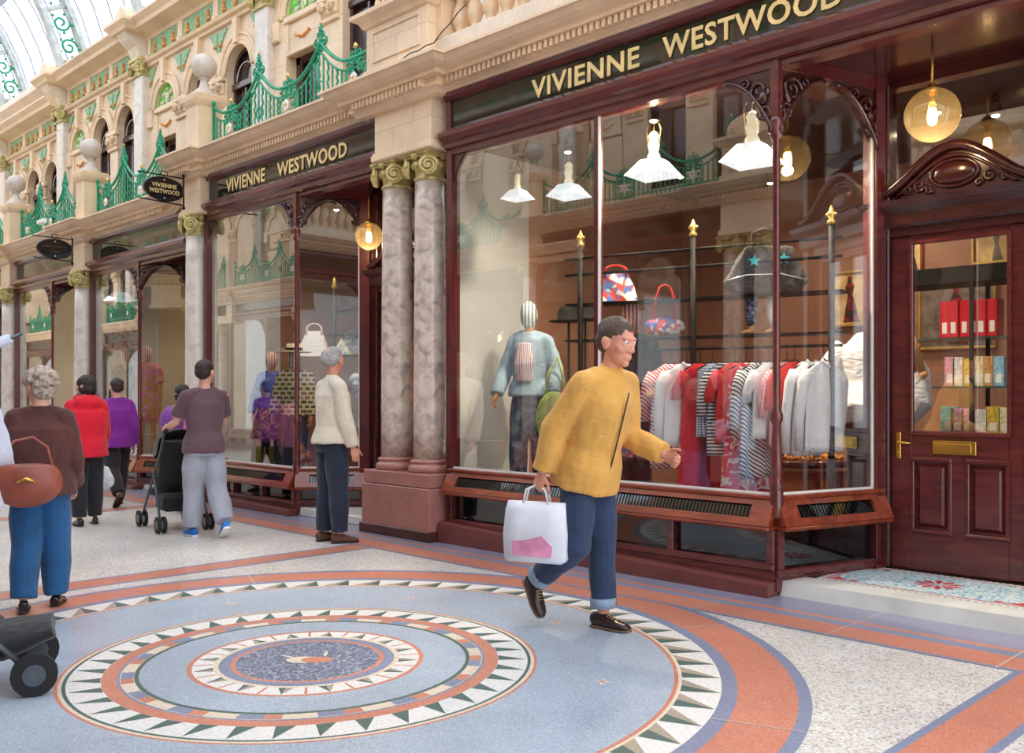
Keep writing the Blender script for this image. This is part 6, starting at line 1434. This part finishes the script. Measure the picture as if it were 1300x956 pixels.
m.add(vs,[[r*8+k,r*8+(k+1)%8,(r+1)*8+(k+1)%8,(r+1)*8+k] for r in range(4) for k in range(8)]+[list(range(8)),[32+k for k in range(8)]],0,True); m.build('bag_body',plain('white_plastic_bag',(226,230,240),.4,nv=.04),t,world=False)
m=MB(); m.prism([(-.12,.04),(.12,.04),(.13,.10),(.06,.16),(-.05,.13),(-.13,.12)],'y',-.078,-.072); m.build('pink_print',plain('pink_print',(228,150,184),.5,nv=.15),t,world=False)
for y in (-.02,.02): m=MB(); m.tube([(-.08,y,.34),(-.06,y,.42),(0,0,.45),(.06,y,.42),(.08,y,.34)],.006,6); m.build('handle',WHITEP,t,world=False)
# man in beige looking into the second window
f,J=figure('person','white-haired man in beige jacket and dark jeans looking into the second window',(-7.52,5.10),imgr+.55,1.83,legs=((.05,.02),(-.04,.02)),arms=((.16,.10,.12),(.05,.10,.1)),head_yaw=.62,
   top=dict(mat=BEIGE,inf=.036,hem=.0,sleeve='long',name='jacket',collar=True),bottom=(cloth('navy_jeans',(30,40,62)),.022,.96),shoes=(SUEDE,SOLEB),hair=(GREYH,'balding'),skin=SKIN2,voxel=.008,build=1.05)
# man pushing the pushchair
f,J=figure('person','man in mauve-brown t-shirt and pale grey joggers pushing a pushchair, seen from behind',(-8.72,4.42),math.radians(172),1.72,legs=((-.22,.35),(.12,.05)),arms=((.45,.18,.75),(.50,.2,.8)),head_yaw=-.75,
   top=dict(mat=BRT,inf=.020,hem=-.03,sleeve='short',name='t_shirt'),bottom=(GREYJ,.030,.95),shoes=(BLUESH,WHITEP),hair=(DARKH,'crew'),skin=SKIN,voxel=.008,build=1.10)
STJ=J; hp=[world_pt(f,J['AR'][i][2]+J['AR'][i][4]*.06) for i in (0,1)]
# pushchair
hx=(hp[0]+hp[1])/2; hz=hx.z
t=thing('pushchair','black pushchair with grey wheels being pushed by the man in grey joggers','pushchair',(hx.x-.35,hx.y,0),math.radians(172)-pi/2); WORLD.pop(t.name,None)
o_=-.38
FR=plain('grey_metal_tube',(90,98,104),.3,.6); BLKF=cloth('black_nylon',(24,26,32),.1); RUB=plain('black_rubber',(26,26,28),.7)
for s in (-1,1):
    m=MB(); m.tube([(s*.22,o_,hz+.0),(s*.22,o_+.10,hz-.18),(s*.23,o_+.62,.22),(s*.23,o_+.70,.12)],.014,8); m.build('side_tube',FR,t,world=False)
    m=MB(); m.tube([(s*.23,o_+.34,.62),(s*.24,o_+.06,.12)],.013,8); m.build('rear_leg',FR,t,world=False)
    for yy in (o_+.04,o_+.70):
        for q in (-.03,.03):
            m=MB(); m.tube([(s*.24+q-.012,yy,.085),(s*.24+q+.012,yy,.085)],.085,20); w=m.build('wheel',RUB,t,world=False); m=MB(); m.tube([(s*.24+q-.014,yy,.085),(s*.24+q+.014,yy,.085)],.045,14); m.build('hub',FR,w,world=False)
    m=MB(); m.tube([(s*.22,o_-.01,hz),(s*.22-.0,o_-.09,hz+.02)],.02,10); m.build('handle_grip',RUB,t,world=False)
m=MB(); m.tube([(0,o_+.22,.62),(0,o_+.30,.45),(0,o_+.55,.40),(0,o_+.70,.34)],[(.20,.04),(.20,.07),(.19,.06),(.18,.03)],14,ref=(0,0,1)); m.tube([(0,o_+.12,.92),(0,o_+.22,.62),(0,o_+.30,.44)],[(.19,.04),(.21,.05),(.20,.05)],14,ref=(0,1,0)); m.build('seat',BLKF,t,world=False)
m=MB(); A=[]
for i in range(9):
    a=-.2+i*.25; 
    for k in range(9): b=-pi/2+pi*k/8; A.append((.23*math.sin(b),o_+.22+.30*math.sin(a)*math.cos(b)**.5*1.0,.78+.26*math.cos(a)*math.cos(b)**.5))
m.add(A,[[i*9+k,i*9+k+1,(i+1)*9+k+1,(i+1)*9+k] for i in range(8) for k in range(8)],0,True); m.build('canopy',BLKF,t,world=False)
m=MB(); m.box(-.19,.19,o_+.10,o_+.42,.20,.38,bv=.04); m.build('basket',BLKF,t,world=False)
# person beyond the pushchair
f,J=figure('person','person in pink top partly hidden beyond the pushchair',(-10.72,5.15),math.radians(186),1.50,fem=True,legs=((.2,.1),(-.2,.15)),top=dict(mat=cloth('pink_top',(214,120,160)),inf=.03,hem=-.03,sleeve='long',name='jumper'),bottom=(BLKT,.02,.95),shoes=(BLACKG,SOLEB),hair=(DARKH,'bob'),voxel=.010)
pp=world_pt(f,J['sh'][1]); t=thing('rucksack','small purple rucksack on the back of the person in pink','bag',(pp.x+.18,pp.y-.1,pp.z-.25)); m=MB(); m.ball((pp.x+.17,pp.y-.08,pp.z-.12),1,16,12,0,(.11,.14,.18)); m.build('bag_body',cloth('purple_nylon',(130,70,160)),t); m=MB(); m.tube([(pp.x+.1,pp.y-.08,pp.z+.04),(pp.x,pp.y-.06,pp.z+.05),(pp.x-.08,pp.y-.04,pp.z-.1)],.012,6); m.build('strap',cloth('purple_nylon',(130,70,160)),t)
# woman in red
f,J=figure('person','dark-haired woman in scarlet hooded jacket with navy lining, seen from behind',gnd(110,666),math.radians(170),1.58,fem=True,legs=((.06,.03),(-.10,.05)),arms=((.25,.10,.2),(.35,.10,.9)),head_yaw=.85,
   top=dict(mat=REDJ,inf=.055,hem=-.05,sleeve='long',name='jacket',hood=True,lining=NAVL),bottom=(BLKT,.02,.96),shoes=(BLACKG,SOLEB),hair=(DARKH,'bob'),skin=SKIN,voxel=.009,build=1.12)
hr=world_pt(f,J['AR'][0][2]+J['AR'][0][4]*.1); t=thing('plastic_bag','crumpled white plastic bag in the hand of the woman in red','bag',(hr.x,hr.y,hr.z-.32)); m=MB(); rnd=random.Random(6)
for i in range(12): m.ball((hr.x+rnd.uniform(-.06,.06),hr.y+rnd.uniform(-.06,.06),hr.z-.24+rnd.uniform(-.07,.07)),.09,12,8)
m.tube([(hr.x,hr.y,hr.z-.16),(hr.x,hr.y,hr.z)],[.05,.015],8); me=remesh(m,.012,1,'x',plain('white_plastic_bag',(226,230,240),.4),.02,14,1); me.transform(Matrix.Translation((-hr.x,-hr.y,-(hr.z-.32)))); addpart('bag_body',me,t)
# purple
f,J=figure('person','person in purple jacket and black trousers walking beyond the red jacket',(-11.90,4.86),math.radians(176),1.60,fem=True,legs=((.30,.12),(-.28,.45)),arms=((-.2,.12,.2),(.3,.12,.7)),top=dict(mat=PURP,inf=.05,hem=-.04,sleeve='long',name='jacket',collar=True),bottom=(BLKT,.022,.95),shoes=(SUEDE,SOLEB),hair=(DARKH,'crew'),voxel=.010,build=1.08)
# woman in brown jacket
f,J=figure('person','grey-blonde curly-haired woman in dark brown jacket and blue jeans at near left',gnd(52,772),math.radians(155),1.54,fem=True,legs=((.10,.05),(-.12,.12)),arms=((.1,.14,.5),(.05,.14,.4)),head_yaw=.6,
   top=dict(mat=BRNJ,inf=.05,hem=-.03,sleeve='long',name='jacket',collar=True),bottom=(JEAN2,.026,.97),shoes=(BLACKG,SOLEB),hair=(BLONH,'curly'),skin=SKIN,voxel=.008,build=1.15)
Zq=5.75; Xq=(34-650)/1200*Zq; pp=Vector((VW[0]*Zq+RW[0]*Xq,VW[1]*Zq+RW[1]*Xq,1.4-(600-500)*Zq/1200)); t=thing('shoulder_bag','red-brown leather shoulder bag at the back of the curly-haired woman','handbag',(pp.x,pp.y,pp.z-.12),math.radians(160)-pi/2); WORLD.pop(t.name,None)
RB=plain('red_brown_leather',(140,70,54),.4,nv=.12); m=MB(); m.ball((0,0,.06),1,22,14,0,(.20,.08,.155)); m.v=[(x,y,z if z<.16 else .16+(z-.16)*.3) for x,y,z in m.v]; m.build('bag_body',RB,t,world=False)
m=MB(); m.tube([(-.14,.0,.15),(-.13,.03,.24),(-.07,.07,.31),(.03,.08,.33),(.11,.06,.27),(.14,.0,.15)],.010,8); m.build('strap',RB,t,world=False); m=MB(); m.tube([(-.05,-.088,.07),(0,-.095,.09),(.05,-.09,.07)],.010,6); m.build('clasp',BRASS,t,world=False)
# person in white and pale blue at the left edge
f,J=figure('person','person in pale blue and white shirt cut off by the left edge',gnd(-48,800),math.radians(150),1.60,fem=True,legs=((.15,.08),(-.15,.15)),arms=((.35,.08,.5),(.4,.1,.9)),head_yaw=.3,top=dict(mat=PALEB,inf=.05,hem=-.06,sleeve='long',name='shirt',collar=True,wr=.02),bottom=(cloth('pale_washed_jeans',(150,176,206)),.025,.96),shoes=(WHITEP,SOLEB),hair=(BLONH,'bob'),voxel=.009,build=1.1)
# furled pale umbrella
a=gnd(0,800); t=thing('umbrella','furled pale blue umbrella carried over the shoulder at the left edge','umbrella',(-6.3,1.75,1.3)); UO=Vector((-.57,-.38,.12)); 
m=MB(); m.tube([Vector(q)+UO for q in ((-6.18,1.80,1.36),(-5.98,2.15,1.53),(-5.86,2.34,1.63))],[.022,.045,.03],12); m.build('furled_canopy',cloth('pale_blue_nylon',(206,214,234),.03),t); m=MB(); m.tube([Vector(q)+UO for q in ((-6.28,1.62,1.28),(-5.98,2.15,1.53),(-5.83,2.40,1.66))],.010,8); m.build('shaft',FR,t)
# dark pushchair in the near left corner
cx_,cy_=gnd(-26,874); t=thing('pushchair','dark hooded pushchair in the bottom left corner, cut off by the frame','pushchair',(cx_,cy_,0),math.radians(-20)); WORLD.pop(t.name,None)
m=MB(); m.tube([(0,-.32,.30),(0,-.2,.24),(0,.1,.22),(0,.32,.27)],[(.18,.05),(.22,.09),(.22,.09),(.17,.05)],16,ref=(0,0,1)); me=remesh(m,.012,2,'seat_tub',BLKF,.008,9,2); addpart('seat_tub',me,t)
m=MB(); A=[]
for i in range(10):
    a=-.1+i*.2; rr=1+.03*(i%2)
    for k in range(13): b=-pi/2+pi*k/12; A.append((.23*rr*math.sin(b),-.10-.26*rr*math.sin(a)*math.cos(b)**.5,.27+.26*rr*math.cos(a)*math.cos(b)**.5))
m.add(A,[[i*13+k,i*13+k+1,(i+1)*13+k+1,(i+1)*13+k] for i in range(9) for k in range(12)],0,True); m.build('canopy',BLKF,t,world=False)
for sx in (-1,1):
    for yy in (-.22,.24): m=MB(); m.tube([(sx*.24-.02,yy,.10),(sx*.24+.02,yy,.10)],.10,20); w=m.build('wheel',RUB,t,world=False); m=MB(); m.tube([(sx*.24-.024,yy,.10),(sx*.24+.024,yy,.10)],.05,14); m.build('hub',FR,w,world=False)
    m=MB(); m.tube([(sx*.24,.24,.1),(sx*.24,0,.35),(sx*.23,-.35,.80)],.014,8); m.build('side_tube',FR,t,world=False)
# ================================================================== OPPOSITE SIDE OF THE ARCADE
def mirror_tree(o,parent=None):
    c=o.copy(); COL.objects.link(c); c.parent=parent
    if parent is None:
        c.location=(o.location.x,2*MY-o.location.y,o.location.z); c.scale=(1,-1,1)
        if 'label' in c: c['label']='the same kind of '+c['category']+' on the opposite side of the arcade, behind the viewpoint'; c['group']='opposite '+c['category']+' row'
    for ch in list(o.children):
        if ch.name.startswith(('gilt_lettering','vent_bars')) or ch.type=='LIGHT': continue
        mirror_tree(ch,c)
for o in MIR: mirror_tree(o)
def far_tree(o,parent=None):                 # the next stretch of the opposite side, farther down the arcade
    c=o.copy(); COL.objects.link(c); c.parent=parent
    if parent is None:
        c.location=(o.location.x-15.5,2*MY-o.location.y,o.location.z-.5); c.scale=(1,-1,1)
        if 'label' in c: c['label']='the same kind of '+c['category']+' farther along the opposite side of the arcade'; c['group']='far opposite '+c['category']+' row'
    for ch in list(o.children):
        if ch.name.startswith(('gilt_lettering','vent_bars')) or ch.type=='LIGHT': continue
        far_tree(ch,c)
for o in MIR:
    x=o.location.x
    if o.name.startswith(('shopfront','wall_front','trim','marble_column','ball_finial','balcony_railing','window')) and not (o.name.startswith(('shopfront','marble','ball','balc','window')) and x>-7.5) and o not in (SHOP1,): far_tree(o)
m=MB(); m.box(-39,-38.8,-3,9,-.5,12); struct(m.build('wall_end_unseen',STONE))  # unseen wall, added so the shop glass doesn't mirror open sky
m=MB(); m.poly([(-39,-.6,-.01),(-33,-.6,-.01),(-33,6.1,-.01),(-39,6.1,-.01)]); struct(m.build('floor',T_WHITE))
for x0,x1 in ((-38.8,5),):
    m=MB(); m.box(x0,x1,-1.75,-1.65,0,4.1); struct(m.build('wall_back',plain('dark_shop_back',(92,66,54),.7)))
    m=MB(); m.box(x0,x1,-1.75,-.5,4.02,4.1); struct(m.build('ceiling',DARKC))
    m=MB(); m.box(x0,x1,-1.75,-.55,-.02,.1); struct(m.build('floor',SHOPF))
# ================================================================== LIGHT, CAMERA
w=bpy.data.worlds.new('World'); S.world=w; w.use_nodes=True; nt=w.node_tree; bg=nt.nodes['Background']
bg.inputs[0].default_value=(.90,.95,1.0,1); bg.inputs[1].default_value=1.9
cam=bpy.data.cameras.new('Camera'); co=bpy.data.objects.new('Camera',cam); COL.objects.link(co); S.camera=co
co.location=(0,0,CAMH); co.rotation_euler=(pi/2,0,ANG-pi/2); cam.sensor_width=36; cam.sensor_fit='HORIZONTAL'; cam.lens=36*FPX/1300; cam.shift_y=22/1300; cam.clip_start=.05; cam.clip_end=200
S.view_settings.view_transform='Standard'; S.view_settings.look='None'; S.view_settings.gamma=1; S.view_settings.use_curve_mapping=False; S.view_settings.exposure=.5
